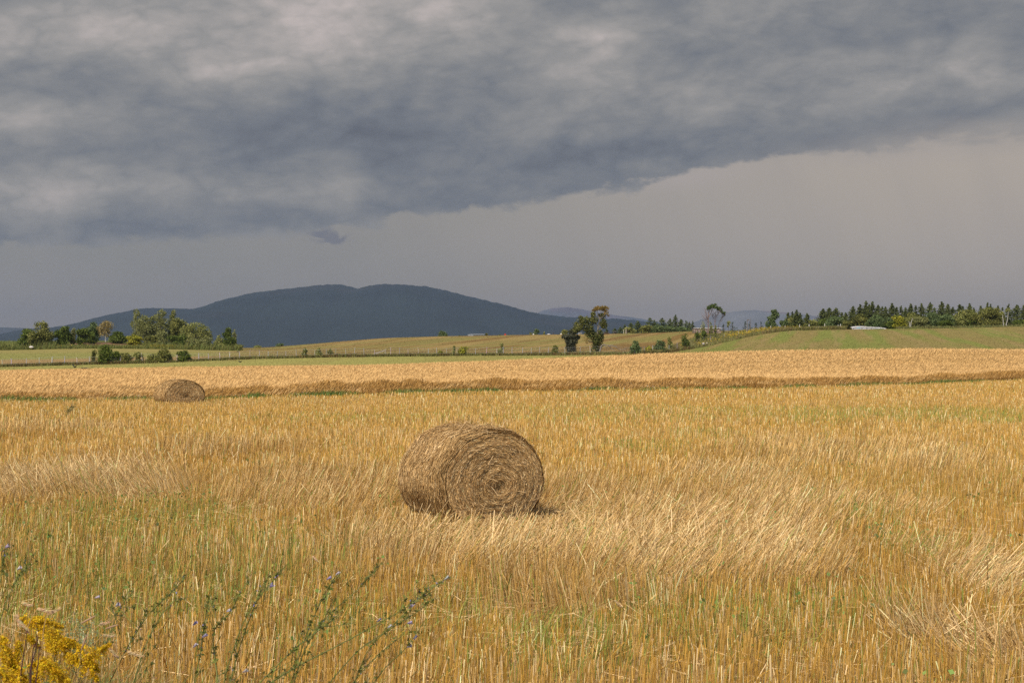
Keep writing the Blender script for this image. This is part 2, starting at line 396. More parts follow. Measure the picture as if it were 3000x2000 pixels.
V = np.stack([XX2, YY, ZZ], -1).reshape(-1, 3); ii = (np.arange(nr-1)[:, None]*nc+np.arange(nc-1)[None]).ravel()
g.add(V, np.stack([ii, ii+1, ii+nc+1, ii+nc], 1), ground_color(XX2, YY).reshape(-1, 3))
# skirts: behind the camera and out to the sides so that the land reaches the horizon from any stand
def patch(x0, x1, y0, y1, zf):
    gx, gy = np.meshgrid(np.linspace(x0, x1, 12), np.linspace(y0, y1, 12))
    V = np.stack([gx, gy, zf(gx, gy)], -1).reshape(-1, 3); i_ = (np.arange(11)[:, None]*12+np.arange(11)[None]).ravel()
    g.add(V, np.stack([i_, i_+1, i_+13, i_+12], 1), np.tile([.17, .15, .05], (144, 1)))
patch(-12, 12, -40, 0, lambda x, y: 0*x+0.02*(fbm(x, y, 3)-.5))
patch(-400, -12, -40, 0, lambda x, y: 0*x); patch(12, 400, -40, 0, lambda x, y: 0*x)
tag(g.build('ground', M_GROUND, smooth=True), 'rolling farmland of mown fields, bare bank and green slopes', 'ground', kind='structure')

# ------------------------------------------------------------------ distant hills
def hill(name, prof, Y0, depth, col, label, seed, rough=1.0, basez=-62, step=6):
    p = np.arange(prof[0][0], prof[-1][0]+1, step, dtype=float)
    rows = smooth1(np.interp(p, [a for a, b in prof], [b for a, b in prof]), 3)
    ridge = CH+(HR-rows)/F*Y0
    T = np.linspace(-1, 1, 60)
    mb = MB(); t = T[:, None]; Xb = ((p-1500)/F*Y0)[None]
    prof_t = np.where(t < 0, np.cos(t*math.pi/2)**1.2, np.cos(t*math.pi/2)**0.9)
    Yv = Y0+t*depth+0*Xb; Xv = Xb*(1+0*t)
    r = fbm(Xv/600, Yv/800, seed, 4)-.5; n2 = fbm(Xv/60, Yv/60, seed+3, 3)-.5
    away = np.abs(t)
    Z = basez+(ridge[None]-basez)*prof_t + r*170*rough*away*(1-away)*2 + n2*12*rough*np.minimum(1, prof_t*2)
    Z = Z + 6.0*rough*(rng.random(Z.shape)-.5)*(prof_t > .1)
    Z = np.maximum(Z, basez)
    V = np.stack([Xv, Yv, Z], -1).reshape(-1, 3); nc = len(p); i_ = (np.arange(59)[:, None]*nc+np.arange(nc-1)[None]).ravel()
    k = fbm(Xv/250, Yv/350, seed+9, 4); C = np.asarray(col)[None, None]*(0.65+.7*k[..., None])
    C[..., 0] *= 1+.25*sstep(.6, .75, fbm(Xv/400, Yv/500, seed+15, 3))
    mb.add(V, np.stack([i_, i_+1, i_+nc+1, i_+nc], 1), C.reshape(-1, 3))
    return tag(mb.build(name, M_HILL, smooth=True), label, 'hill', kind='structure')
hill('mountain', [(-300, 1010), (0, 990), (150, 962), (230, 958), (319, 944), (408, 921), (485, 907), (550, 906), (612, 908), (660, 894), (714, 874), (791, 856), (830, 852), (880, 847), (944, 837), (1007, 836), (1055, 848), (1110, 837), (1186, 838), (1263, 846), (1339, 863), (1403, 880), (1480, 899), (1556, 920), (1620, 930), (1700, 934), (1800, 939), (1900, 947), (1980, 962), (2100, 1000)],
     9000, 2800, (.014, .021, .021), 'long dark forested mountain with two flat humps', 101)
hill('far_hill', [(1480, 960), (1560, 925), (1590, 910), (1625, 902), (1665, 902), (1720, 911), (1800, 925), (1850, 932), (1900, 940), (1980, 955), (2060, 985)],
     12800, 1600, (.075, .085, .10), 'pale far hill with masts rising behind the right end of the mountain', 131, 0.8)  # surface colour lifted to grey-blue, standing in for rain haze
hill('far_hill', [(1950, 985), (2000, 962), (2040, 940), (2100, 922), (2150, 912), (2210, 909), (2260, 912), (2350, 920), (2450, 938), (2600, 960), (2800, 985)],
     13300, 1600, (.12, .12, .12), 'faint blue hill between the windswept trees and the conifer row', 151, 0.8)  # pale grey in the surface colour adds to the haze veil
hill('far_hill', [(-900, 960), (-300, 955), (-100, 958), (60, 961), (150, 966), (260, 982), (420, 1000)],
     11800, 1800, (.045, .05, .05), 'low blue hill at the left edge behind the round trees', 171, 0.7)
mb = MB()
for px, top, nm in ((1637, 893, 'slim lattice mast on the top of the pale far hill'), (1690, 900, 'thin mast on the right shoulder of the pale far hill')):
    Yd = 12750.0; xx = (px-1500)/F*Yd; z1 = CH+(HR-top)/F*Yd; z0 = z1-75
    t = thing('radio_mast', (xx, Yd, z0), nm, 'mast', 'masts on the far hill')
    m1 = MB()
    for q in range(3):
        a = q*2.094; tube(m1, [(math.cos(a)*3, math.sin(a)*3, 0), (math.cos(a)*.8, math.sin(a)*.8, 75)], [.8, .5], np.array([.1, .1, .1]), 4)
    for h_ in range(6, 72, 8):
        r0 = 3-2.2*h_/75
        for q in range(3):
            a = q*2.094; b = a+2.094
            tube(m1, [(math.cos(a)*r0, math.sin(a)*r0, h_), (math.cos(b)*r0*.9, math.sin(b)*r0*.9, h_+8)], .4, np.array([.1, .1, .1]), 4)
    m1.build('lattice', M_PAINT, t)

# ------------------------------------------------------------------ stubble
PATCHES = {'pale': [(1800, 1590, 620, 105, 1.0, .75), (2300, 1500, 300, 40, .8, .7), (1250, 1640, 260, 60, .7, .3), (120, 1425, 330, 55, 1.1, -.7), (420, 1455, 160, 35, .8, -.8), (2900, 1720, 190, 95, 1.0, 1.0),
                    (2890, 1930, 190, 90, 1.0, -.8), (2150, 1420, 200, 30, .8, .6), (900, 1470, 240, 45, .6, .6), (2560, 1360, 420, 40, .5, .4), (150, 1275, 200, 18, .6, .2), (2750, 1640, 150, 40, .6, .6), (2080, 1680, 200, 50, .7, .7), (1700, 1790, 300, 60, .4, -.4), (700, 1340, 200, 22, .5, .2), (1800, 1500, 400, 40, .6, .5)],
           'green': [(300, 1560, 440, 100, .62), (350, 1680, 520, 110, .75), (150, 1800, 400, 120, .7), (620, 1690, 400, 110, .7), (250, 1660, 320, 110, .7), (2050, 1290, 120, 12, .8), (2480, 1530, 140, 35, .6), (2700, 1640, 130, 40, .8), (2150, 1860, 340, 90, .5), (1680, 1930, 220, 90, .6), (1950, 1240, 900, 14, .5), (1100, 1240, 500, 12, .5), (2700, 1225, 600, 26, .9), (1900, 1215, 600, 12, .6), (900, 1880, 250, 90, .5), (1350, 1800, 140, 60, .5), (1850, 1330, 160, 14, .7), (2450, 1820, 300, 60, .5)],
           'dark': [(480, 1365, 330, 32, .8), (60, 1310, 150, 22, .7), (1290, 1560, 170, 35, .8), (2300, 1620, 300, 50, .9), (2650, 1680, 180, 45, .7), (1500, 1490, 200, 20, .6), (2150, 1370, 170, 16, .7), (1000, 1420, 220, 28, .6), (2800, 1800, 150, 25, .7), (1050, 1560, 100, 30, .4)]}
def pmask(kind, X, Y, lean=False):
    out = np.zeros_like(X); ln = np.zeros_like(X)
    jx = (fbm(X*.8, Y*.8, 51)-.5)*1.3; jy = (fbm(X*.8, Y*.5, 57)-.5)*1.3
    for p in PATCHES[kind]:
        px, row, rx, ry, amp = p[:5]
        Yc = 8126/(row-1050); Xc = (px-1500)/F*Yc; rX = rx/F*Yc; rY = Yc*Yc/8126*ry
        d = ((X-Xc)/rX+jx)**2+((Y-Yc)/rY+jy)**2; m_ = amp*sstep(1.6, .4, d)
        ln = np.where(m_ > out, p[5] if lean else 0, ln); out = np.maximum(out, m_)
    return (out, ln) if lean else out
def scatter(y0, y1, dens, k=0.41, pad=1.2):
    n = int(dens*(k*(y1**2-y0**2)+2*pad*(y1-y0)))
    Y = np.sqrt(rng.uniform(y0**2, y1**2, n)); X = rng.uniform(-1, 1, n)*(k*Y+pad)
    px = 1500+F*X/Y; ok = Y < crop_edge(px)-0.2
    return X[ok], Y[ok]
GOLD = np.array([.46, .26, .035]); STR = np.array([.54, .335, .10]); PAL = np.array([.86, .64, .33]); DRK = np.array([.33, .17, .035]); GRN = np.array([.22, .25, .045])
BALES = [(-.50, 17.05), ((535-1500)/F*57.3-.25, 57.8)]
def not_bale(X, Y, m=0.75):
    ok = np.ones(len(X), bool)
    for bx, by in BALES: ok &= (X-bx)**2+(Y-by)**2 > m*m
    return ok
st = MB()
for (y0, y1, dens, wdt, prism) in [(4.5, 13, 520, .0048, True), (13, 22, 340, .0052, True), (22, 34, 240, .0075, False), (34, 62, 125, .010, False), (62, 126, 42, .019, False)]:
    X, Y = scatter(y0, y1, dens)
    clump = rng.random(len(X)) < .75           # tillers stand in bunches
    X = np.where(clump, X, X)
    ok = not_bale(X, Y, .62); X, Y = X[ok], Y[ok]
    n = len(X)
    pale, ln = pmask('pale', X, Y, True); grn = pmask('green', X, Y); drk = pmask('dark', X, Y)
    f = fbm(X*.55, Y*.30, 61); f2 = fbm(X*1.7, Y*1.7, 67)
    band = fbm(X*.06, Y*.55, 71, 3)
    keep = rng.random(n) < np.clip(1.15-.6*grn-.15*pale + (f-.5)*.8, .25, 1)
    X, Y, pale, ln, grn, drk, f, f2, band = [q[keep] for q in (X, Y, pale, ln, grn, drk, f, f2, band)]; n = len(X)
    h = (.15+.20*f+.20*(band-.5)+.05*drk)*(1+rng.normal(0, .16, n)); rb = np.minimum((X-BALES[0][0])**2+(Y-BALES[0][1])**2, 9); h *= .55+.45*sstep(1.0, 3.5, rb); h = np.clip(h, .05, .42)
    if y1 > 60: h *= 1.0
    # lean: wind and lodging
    la = rng.normal(0, .10, n)+.05+pale*ln*rng.uniform(.4, 1.7, n)*(.8+.4*f2)+(f2-.5)*.35
    lb = rng.normal(0, .10, n)-pale*rng.uniform(-.1, 1.0, n)
    flop = rng.random(n) < .08+.12*pale+.10*(f2 > .62); la = np.where(flop, rng.normal(0.3, .9, n), la); lb = np.where(flop, rng.normal(0, .8, n), lb)
    L = h*np.where(pale > .3, 1.5, 1.0)*np.where(flop, 1.25, 1)
    d = unit(np.stack([np.tan(np.clip(la, -1.35, 1.35)), np.tan(np.clip(lb, -1.3, 1.3)), np.ones(n)], 1))
    A = np.stack([X, Y, gz(X, Y)-.01], 1); B = A+d*L[:, None]
    t = np.clip(.40+.80*(f-.5)+.75*(band-.5)+rng.normal(0, .22, n)-.35*drk, 0, 1)
    near = sstep(22, 9, Y)
    base_c = between(GOLD, STR, np.clip(t-.08*near, 0, 1)); pc = between(STR, PAL, rng.random(n))
    pm = np.clip(pale*.9+sstep(.6, .9, rng.random(n))*.30+rng.normal(0, .1, n), 0, 1)[:, None]
    c = base_c*(1-pm)+pc*pm
    dm = (drk*.6*(1-np.clip(pale, 0, 1)))[:, None]; c = c*(1-dm)+DRK*dm
    gm = (rng.random(n) < .05+.30*grn)[:, None]; c = np.where(gm, GRN*1.2, c)
    br = rng.random(n) < .10; c[br] = PAL*rng.uniform(.95, 1.12, (br.sum(), 1)); c = np.clip(c*(1+rng.normal(0, .20, (n, 1))), .02, .92)
    if prism: prisms(st, A, B, np.full(n, wdt*.5)*np.exp(rng.normal(0, .28, n)), c)
    else:
        a = rng.uniform(-1.1, 1.1, n); s = np.stack([np.cos(a), np.sin(a), np.zeros(n)], 1)
        ribbons(st, np.stack([A, B], 1), s, np.full((n, 2), wdt)*rng.uniform(.7, 1.3, (n, 1)), c)
# cut straw lying between the stalks
for (y0, y1, dens, wdt) in [(4.5, 14, 150, .004), (14, 30, 60, .006), (30, 60, 12, .012)]:
    X, Y = scatter(y0, y1, dens); n = len(X); pale = pmask('pale', X, Y)
    keep = rng.random(n) < .45+.55*pale; X, Y = X[keep], Y[keep]; n = len(X)
    a = rng.uniform(0, 6.283, n); L = rng.uniform(.08, .32, n); tl = rng.normal(0, .22, n)
    A = np.stack([X, Y, gz(X, Y)+rng.uniform(.01, .13, n)], 1)
    d = np.stack([np.cos(a), np.sin(a), tl], 1)
    c = between(STR, PAL, rng.random(n))*(.75+.5*rng.random((n, 1)))
    prisms(st, A, A+unit(d)*L[:, None], np.full(n, wdt*.5), c)
tag(st.build('stubble', M_STRAW), 'golden cut cereal stubble covering the near field', 'stubble', kind='stuff')

# green undergrowth in the stubble
def blades(mb, X, Y, h, w_, col, bend=.5, k=4, z=None):
    n = len(X); a = rng.uniform(0, 6.283, n); wind = np.array([.35, 0.05])
    dirx = np.cos(a)*.6+wind[0]; diry = np.sin(a)*.6+wind[1]
    tt = np.linspace(0, 1, k)[None]; b = (rng.uniform(.3, 1.2, n)*bend)[:, None]
    z0 = (gz(X, Y) if z is None else z)[:, None]
    P = np.stack([X[:, None]+dirx[:, None]*h[:, None]*tt**1.7*b, Y[:, None]+diry[:, None]*h[:, None]*tt**1.7*b, z0+h[:, None]*(tt-.35*b*tt**2.5)], -1)
    s = unit(np.stack([-diry, dirx, np.zeros(n)], 1)+rng.normal(0, .6, (n, 3)))
    ribbons(mb, P, s, w_[:, None]*(1-.85*tt**1.5), col)
gw = MB()
for (y0, y1, dens, wdt) in [(4.5, 13, 300, .0065), (13, 26, 150, .008), (26, 60, 42, .012), (60, 125, 14, .028)]:
    X, Y = scatter(y0, y1, dens); n = len(X); grn = pmask('green', X, Y); f = fbm(X*.7, Y*.35, 81); ff = fbm(X*.12, Y*.6, 83)
    keep = rng.random(n) < np.clip(.14+1.1*grn+.75*sstep(.5, .72, f)*sstep(.3, .7, ff), 0, 1); X, Y, grn = X[keep], Y[keep], grn[keep]
    ok = not_bale(X, Y, .7); X, Y, grn = X[ok], Y[ok], grn[ok]; n = len(X)
    h = rng.uniform(.08, .26, n)*(1+.45*grn); c = between([.17, .22, .03], [.34, .34, .09], rng.random(n))
    c = np.where((rng.random(n) < .2)[:, None], c*[1.4, 1.1, .9], c); gk = grn[:, None]*.8; c = c*(1-gk)+between([.17, .22, .03], [.33, .35, .08], rng.random(n))*gk; wdt = np.full(n, wdt)*(1+.25*grn)
    blades(gw, X, Y, h, wdt*rng.uniform(.6, 1.5, n), np.clip(c*(1+rng.normal(0, .2, (n, 1))), .01, .9), .9)
# clover and broad leaves
X, Y = scatter(6, 30, 7); n = len(X); keep = rng.random(n) < .05+pmask('green', X, Y)*.9*(fbm(X*2, Y*2, 5) > .5); X, Y = X[keep], Y[keep]
Cn = np.repeat(np.stack([X, Y, gz(X, Y)], 1), 9, axis=0); Cn += np.stack([rng.normal(0, .10, len(Cn)), rng.normal(0, .10, len(Cn)), rng.uniform(.08, .30, len(Cn))], 1)
quads(gw, Cn, rng.uniform(.018, .045, len(Cn)), vary([.17, .24, .06], len(Cn), .25), 0, .8)
tag(gw.build('green_undergrowth', M_GREEN), 'green grass and clover growing through the stubble', 'undergrowth', kind='stuff')

# ------------------------------------------------------------------ standing crop
CROPH = .76
cp = MB()
def crop_far(px): return np.interp(px, [-900, 0, 1500, 3000, 4000], [176, 178, 180, 183, 184])
# canopy underlay
pg = np.arange(-900, 4001, 12.0); tg = np.concatenate([[0, 0.0], np.linspace(.004, 1, 90)])
PG, TG = np.meshgrid(pg, tg); e0 = crop_edge(PG)+1.0+1.0*fbm(PG*.05, PG*0, 3); e1 = crop_far(PG); YG = e0+(e1-e0)*TG**1.5; XG = (PG-1500)/F*YG
XG = XG
lod = lambda px, d: sstep(1000, 500, px)*sstep(14, 0, d)          # flattened, messy left edge
ZG = gz(XG, YG)+(CROPH-.20)*(1-.6*lod(PG, YG-crop_edge(PG)))+.10*(fbm(XG*.35, YG*.35, 7)-.5); ZG[0] = gz(XG[0], YG[0]); 
nr, nc = PG.shape; i_ = (np.arange(nr-1)[:, None]*nc+np.arange(nc-1)[None]).ravel()
cg = np.tile([.36, .21, .065], (nr*nc, 1)); cg[:nc] *= .5  # foot of the sheet coloured darker for the shade inside the crop
cp.add(np.stack([XG, YG, ZG], -1).reshape(-1, 3), np.stack([i_, i_+1, i_+nc+1, i_+nc], 1), cg)
OAT = np.array([.74, .485, .205]); OAT2 = np.array([.62, .39, .145])
def crop_pts(d0, d1, dens):
    n = int(dens*(.5*(d0+d1)*1.0+1)*0+dens*(d1-d0)*150); px = rng.uniform(-350, 3350, n)
    e = crop_edge(px); Y = e+rng.uniform(d0, d1, n); far = crop_far(px); ok = Y < far
    px, Y, e = px[ok], Y[ok], e[ok]; ok = rng.random(len(px)) < Y/185.0*1.0+.0
    return px[ok], Y[ok], (Y-e)[ok]
# panicles over the canopy
for d0, d1, dens, wd, Ls in [(0.0, 5, 50, .026, .24), (5, 20, 34, .030, .22), (20, 55, 22, .036, .20), (55, 125, 15, .046, .22)]:
    px, Y, dd = crop_pts(d0, d1, dens); X = (px-1500)/F*Y; n = len(X)
    l_ = lod(px, dd); rag = fbm(X*.4, Y*0+3, 9, 3)
    f = fbm(X*.30, Y*.30, 87, 4); f3 = fbm(X*.05, Y*.20, 88, 3)
    top = CROPH*(1-.62*l_*sstep(.35, .75, fbm(X*.25, Y*.25, 12)))*(1+.10*(f-.5)+.14*(f3-.5))+rng.normal(0, .030, n)
    top *= np.where(dd < 2.2, .55+.45*dd/2.2+.6*(rag-.5)*(1-dd/2.2), 1)
    A = np.stack([X, Y, gz(X, Y)+top-.16], 1)
    lean = rng.uniform(.3, 1.3, n); L = Ls*rng.uniform(.6, 1.3, n)
    k = 4; tt = np.linspace(0, 1, k)[None]
    P = np.stack([A[:, 0:1]+L[:, None]*lean[:, None]*tt**1.4*.8, A[:, 1:2]+rng.normal(0, .25, (n, 1))*L[:, None]*tt, A[:, 2:3]+L[:, None]*(tt*.9-.35*lean[:, None]*tt**2)], -1)
    a = rng.uniform(-1, 1, n); s = np.stack([np.cos(a), np.sin(a), np.zeros(n)], 1)
    tmix = np.clip(.42+.7*(f-.5)+.9*(f3-.5)+rng.normal(0, .15, n)+.25*sstep(0, 6, dd), 0, 1)
    c = between(OAT2, OAT, tmix)*(1+rng.normal(0, .06, (n, 1)))
    ribbons(cp, P, s, wd*np.array([.5, 1.0, .8, .15])[None]*rng.uniform(.6, 1.3, (n, 1)), np.clip(c, .02, .9))
# stems showing along the cut edge
n = 75000; px = rng.uniform(-350, 3350, n); e = crop_edge(px); ok = rng.random(n) < e/125; px, e = px[ok], e[ok]; n = len(px)
rag = fbm(px*.02, px*0, 19, 3)
dd = rng.uniform(0, 3.2, n)+(rag-.5)*1.4; Y = e+dd; X = (px-1500)/F*Y
h = CROPH*(.50+.45*sstep(0, 1.8, dd)+.5*(rag-.5))*rng.uniform(.7, 1.1, n)*(1-.45*lod(px, dd)); ln_ = rng.normal(.16, .16, n)+lod(px, dd)*rng.uniform(-.6, 1.0, n)
A = np.stack([X, Y, gz(X, Y)], 1); tt = np.array([0, .55, 1.0])[None]
P = np.stack([A[:, 0:1]+(ln_*h)[:, None]*tt**1.6*1.3, A[:, 1:2]+rng.normal(-.05, .1, (n, 1))*tt, A[:, 2:3]+h[:, None]*tt], -1)
a = rng.uniform(-1, 1, n); s = np.stack([np.cos(a), np.sin(a), np.zeros(n)], 1)
c = between([.33, .175, .04], [.62, .38, .13], np.clip(rng.normal(.4, .25, n), 0, 1))
ribbons(cp, P, s, np.array([.020, .020, .034])[None]*rng.uniform(.6, 1.3, (n, 1)), c)
tag(cp.build('standing_grain', M_CROP), 'ripe golden oat crop standing beyond the stubble', 'crop', kind='stuff')

# green weeds along the foot of the crop
ew = MB(); n = 42000; px = rng.uniform(-350, 3350, n); e = crop_edge(px); f = fbm(px*.012, px*0, 23, 3)
keep = rng.random(n) < e/125*np.clip(sstep(.25, .6, f)+.25+.6*((px > 600) & (px < 760)), .1, 1); px, e, f = px[keep], e[keep], f[keep]; n = len(px)
Y = e+rng.normal(-.35, .5, n); X = (px-1500)/F*Y
blades(ew, X, Y, rng.uniform(.12, .36, n)*(.7+f), np.full(n, .035)*rng.uniform(.6, 1.4, n), vary([.12, .19, .035], n, .3), .6, 3)
m_ = rng.random(n) < .012; Cn = np.stack([X[m_], Y[m_], gz(X[m_], Y[m_])+rng.uniform(.25, .4, m_.sum())], 1)
quads(ew, Cn, .035, vary([.62, .62, .55], len(Cn), .1), 0, 1)
tag(ew.build('weed_fringe', M_GREEN), 'low green weeds along the foot of the standing grain', 'weeds', kind='stuff')

# ------------------------------------------------------------------ hay bales
def bale(loc, yaw, label, Rh, Rv, L, seed, n1, n2, n3, sw, sag):
    global rng
    rng = np.random.default_rng(seed)
    t = thing('hay_bale', (loc[0], loc[1], float(gz(*loc))-.03), label, 'hay bale', 'round hay bales on the stubble'); t.rotation_euler = (0, 0, yaw)
    # local: axis along +Y from the open face (y=-L/2) to the back, x to the right, z up
    def surf(a, y, off=0.0):
        """a angle from +x, y along the axis"""
        e = np.clip((L/2-np.abs(y))/.13, 0, 1); sh = 1-.09*(1-e)**2
        ca, sa = np.cos(a), np.sin(a)
        bump = .030*(fbm(a*1.5+7, y*3, seed, 3)-.5)+.022*(fbm(a*7, y*1.1+3, seed+4, 2)-.5)
        rr = 1+bump*1.6
        wid_ = 1+sag*.4*(.5-.5*sa)
        x = (Rh*rr*sh+off)*ca*wid_; z = (Rv*rr*sh+off)*sa
        z = Rv*.93+z; z = np.where(z < .08, .08-(.08-z)*.55, z)
        return x, z
    def face(r, a, off):
        x, z = surf(a, np.full_like(a, -L/2), 0)
        cx, cz = .05, Rv*.80
        bulge = .045*(1-r**2)-.05*np.exp(-(r/.14)**2)+.006*np.sin(r*38+a)+.03*(fbm(a*1.3+5, r*4, seed+2, 3)-.5)*np.sin(np.clip(r, 0, 1)*3.14)
        return np.stack([cx*(1-r)+x*r, -L/2-bulge-off, cz*(1-r)+z*r], -1)
    hay = [np.array([.30, .175, .065]), np.array([.46, .295, .120]), np.array([.68, .49, .26])]
    def hc(n, k=1.0):
        u = np.clip(rng.beta(1.1, 1.9, n)*k, 0, 1); c = between(hay[0], hay[1], np.clip(u*2, 0, 1)); q = np.clip(u*2-1, 0, 1)[:, None]
        return (c*(1-q)+hay[2]*q)*(1+rng.normal(0, .22, (n, 1)))
    # barrel
    A_, B_ = np.meshgrid(np.linspace(0, 2*math.pi, 97), np.linspace(-L/2, L/2, 40)); x, z = surf(A_, B_); m = MB(); nc = 97
    i_ = (np.arange(39)[:, None]*nc+np.arange(96)[None]).ravel()
    m.add(np.stack([x, B_, z], -1).reshape(-1, 3), np.stack([i_, i_+1, i_+nc+1, i_+nc], 1), np.tile(hay[0]*.75, (39*97+97, 1)))
    xb, zb = surf(np.linspace(0, 2*math.pi, 97), np.full(97, L/2)); Vb = np.concatenate([np.stack([xb, np.full(97, L/2), zb], 1), [[0, L/2+.03, Rv*.9]]])
    m.add(Vb, [[j, j+1, 97] for j in range(96)], hay[0]*.75)
    n = n1; a0 = rng.uniform(-.7, math.pi*1.42, n); y0 = rng.uniform(-L/2, L/2, n); k = 5; tt = np.linspace(-.5, .5, k)[None]
    ln = rng.uniform(.12, .50, n); skew = rng.normal(0, .16, n)+np.where(rng.random(n) < .15, rng.normal(0, .9, n), 0)
    aa = a0[:, None]+tt*(ln*np.cos(skew)/Rh)[:, None]; yy = np.clip(y0[:, None]+tt*(ln*np.sin(skew))[:, None]+.02*np.sin(tt*5+a0[:, None]*9), -L/2-.02, L/2)
    off = (rng.uniform(.002, .020, n)[:, None]+rng.uniform(-.006, .02, n)[:, None]*(tt*2)**2)
    x, z = surf(aa, yy, off)
    P = np.stack([x, yy, z], -1); s = unit(np.stack([np.zeros(n), np.ones(n), np.zeros(n)], 1)+rng.normal(0, .35, (n, 3)))
    ribbons(m, P, s, np.full((n, k), sw)*rng.uniform(.6, 1.5, (n, 1)), hc(n, 1.0))
    m.build('rolled_barrel', M_HAY, t)
    # open face wound in a spiral
    m = MB(); Rg, Ag = np.meshgrid(np.linspace(0.001, 1, 30), np.linspace(0, 2*math.pi, 97)); V = face(Rg, Ag, 0.0).reshape(-1, 3); nc = 30
    i_ = (np.arange(96)[:, None]*nc+np.arange(29)[None]).ravel()
    m.add(V, np.stack([i_, i_+1, i_+nc+1, i_+nc], 1), np.tile(hay[0]*.9, (len(V), 1)))
    n = n2; r0 = np.sqrt(rng.uniform(.002, 1.0, n)); r0 = np.where(rng.random(n) < .5, np.round(r0*26+rng.normal(0, .3, n))/26.0, r0); r0 = np.clip(r0, .03, 1.0)
    a0 = rng.uniform(0, 6.283, n); ln = rng.uniform(.10, .42, n)*(.35+.65*r0); k = 5
    skew = rng.normal(.05, .10, n)+np.where(rng.random(n) < .07, rng.normal(0, .8, n), 0)
    aa = a0[:, None]+tt*(ln*np.cos(skew)/np.maximum(r0*Rh, .09))[:, None]; rr = np.clip(r0[:, None]+tt*(ln*np.sin(skew)/Rh)[:, None], .01, 1.0)
    off = rng.uniform(.002, .016, n)[:, None]+rng.uniform(-.004, .018, n)[:, None]*(tt*2)**2
    P = face(rr, aa, off); rad = unit(np.stack([np.cos(a0), np.zeros(n), np.sin(a0)], 1)+rng.normal(0, .35, (n, 3)))
    c = hc(n, 1.2)*1.08; ringk = (.92+.25*vnoise(r0*13, a0*0+seed, 3))[:, None]; c = c*ringk
    ribbons(m, P, rad, np.full((n, k), sw*.8)*rng.uniform(.5, 1.5, (n, 1)), np.clip(c, .03, .9))
    m.build('rolled_end', M_HAY, t)
    # stalks sticking out
    m = MB(); n = n3; a0 = np.clip(rng.normal(1.3, .75, n), -.3, 3.5); y0 = rng.uniform(-L/2, L/2, n); x, z = surf(a0, y0, .0)
    A = np.stack([x, y0, z], 1); nrm = np.stack([np.cos(a0), np.zeros(n), np.sin(a0)], 1); tan = np.stack([-np.sin(a0), np.zeros(n), np.cos(a0)], 1)*rng.choice([-1, 1], n)[:, None]
    d = unit(nrm*rng.uniform(.05, .55, n)[:, None]+tan*rng.uniform(.4, 1.2, n)[:, None]+np.array([0, 1, 0])*rng.normal(0, .5, (n, 1))); Ls = rng.uniform(.06, .26, n)
    kink = unit(d+rng.normal(0, .5, (n, 3))-np.array([0, 0, .25])); P = np.stack([A, A+d*Ls[:, None]*.55, A+d*Ls[:, None]*.55+kink*Ls[:, None]*.45], 1)
    ribbons(m, P, unit(rng.normal(size=(n, 3))), np.full((n, 3), sw*.9), hc(n, 1.35))
    n = n3//2; a0 = rng.uniform(0, 6.283, n); r0 = np.sqrt(rng.random(n)); A = face(r0, a0, .01); d = unit(np.stack([rng.normal(0, 1, n), -np.abs(rng.normal(.25, .2, n)), rng.normal(0, 1, n)], 1))
    L_ = rng.uniform(.05, .18, n)[:, None]; P = np.stack([A, A+d*L_*.5, A+d*L_-np.array([0, -.01, .01])], 1); ribbons(m, P, unit(rng.normal(size=(n, 3))), np.full((n, 3), sw*.9), hc(n, 1.35))
    tag(m.build('loose_straw', M_STRAW, t), kind='stuff')
    return t
bale(BALES[0], R(28), 'large round hay bale in the middle of the near stubble', .662, .60, 1.24, 5, 17000, 19000, 800, .0062, .18)
bale(BALES[1], R(33), 'small distant round hay bale beside the edge of the standing grain', .76, .575, 1.45, 8, 6500, 5500, 160, .014, .5)
rng = np.random.default_rng(77)
# straw and stalks gathered round the bales' feet
fs = MB()
for (bx, by), nn, w_ in ((BALES[0], 2600, .0055), (BALES[1], 900, .014)):
    a = rng.uniform(0, 6.283, nn); r = .62+np.abs(rng.normal(0, .22, nn)); X = bx+np.cos(a)*r*1.1; Y = by+np.sin(a)*r*.95
    A = np.stack([X, Y, gz(X, Y)-.01], 1); d = unit(np.stack([np.cos(a)*.3+rng.normal(.1, .45, nn), np.sin(a)*.3+rng.normal(0, .4, nn), np.ones(nn)], 1))
    B = A+d*rng.uniform(.06, .17, nn)[:, None]; prisms(fs, A, B, np.full(nn, w_*.5), between(GOLD, PAL, rng.beta(1.5, 1.5, nn)))
tag(fs.build('trampled_stubble', M_STRAW), 'trampled stubble round the feet of the bales', 'stubble', kind='stuff')

# ------------------------------------------------------------------ verge strips along the fence
vg = MB()
n = 95000; px = np.where(rng.random(95000) < .55, rng.uniform(-300, 2330, 95000), rng.uniform(1880, 2330, 95000)); f = fbm(px*.01, px*0, 41, 4)
up = sstep(1650, 2050, px)
wdth = np.interp(px, [1560, 1720, 1900, 1950, 2050, 2150, 2300, 2480], [1.2, 4, 5, 14, 75, 75, 32, 8])
Y = verge_y(px)+rng.uniform(0, 1, n)*wdth; X = (px-1500)/F*Y
h = rng.uniform(.25, .75, n)*(.55+.6*f)*(1+.7*up*f)
base_ = between([.14, .16, .04], [.27, .25, .08], rng.random(n)); brn = (rng.random(n) < .30+.25*(f > .55))[:, None]; base_ = np.where(brn, np.array([.19, .125, .05]), base_)
blades(vg, X, Y, h, np.full(n, .09)*rng.uniform(.6, 1.5, n), base_*(1+rng.normal(0, .25, (n, 1))).clip(.3, 2), .5, 3)
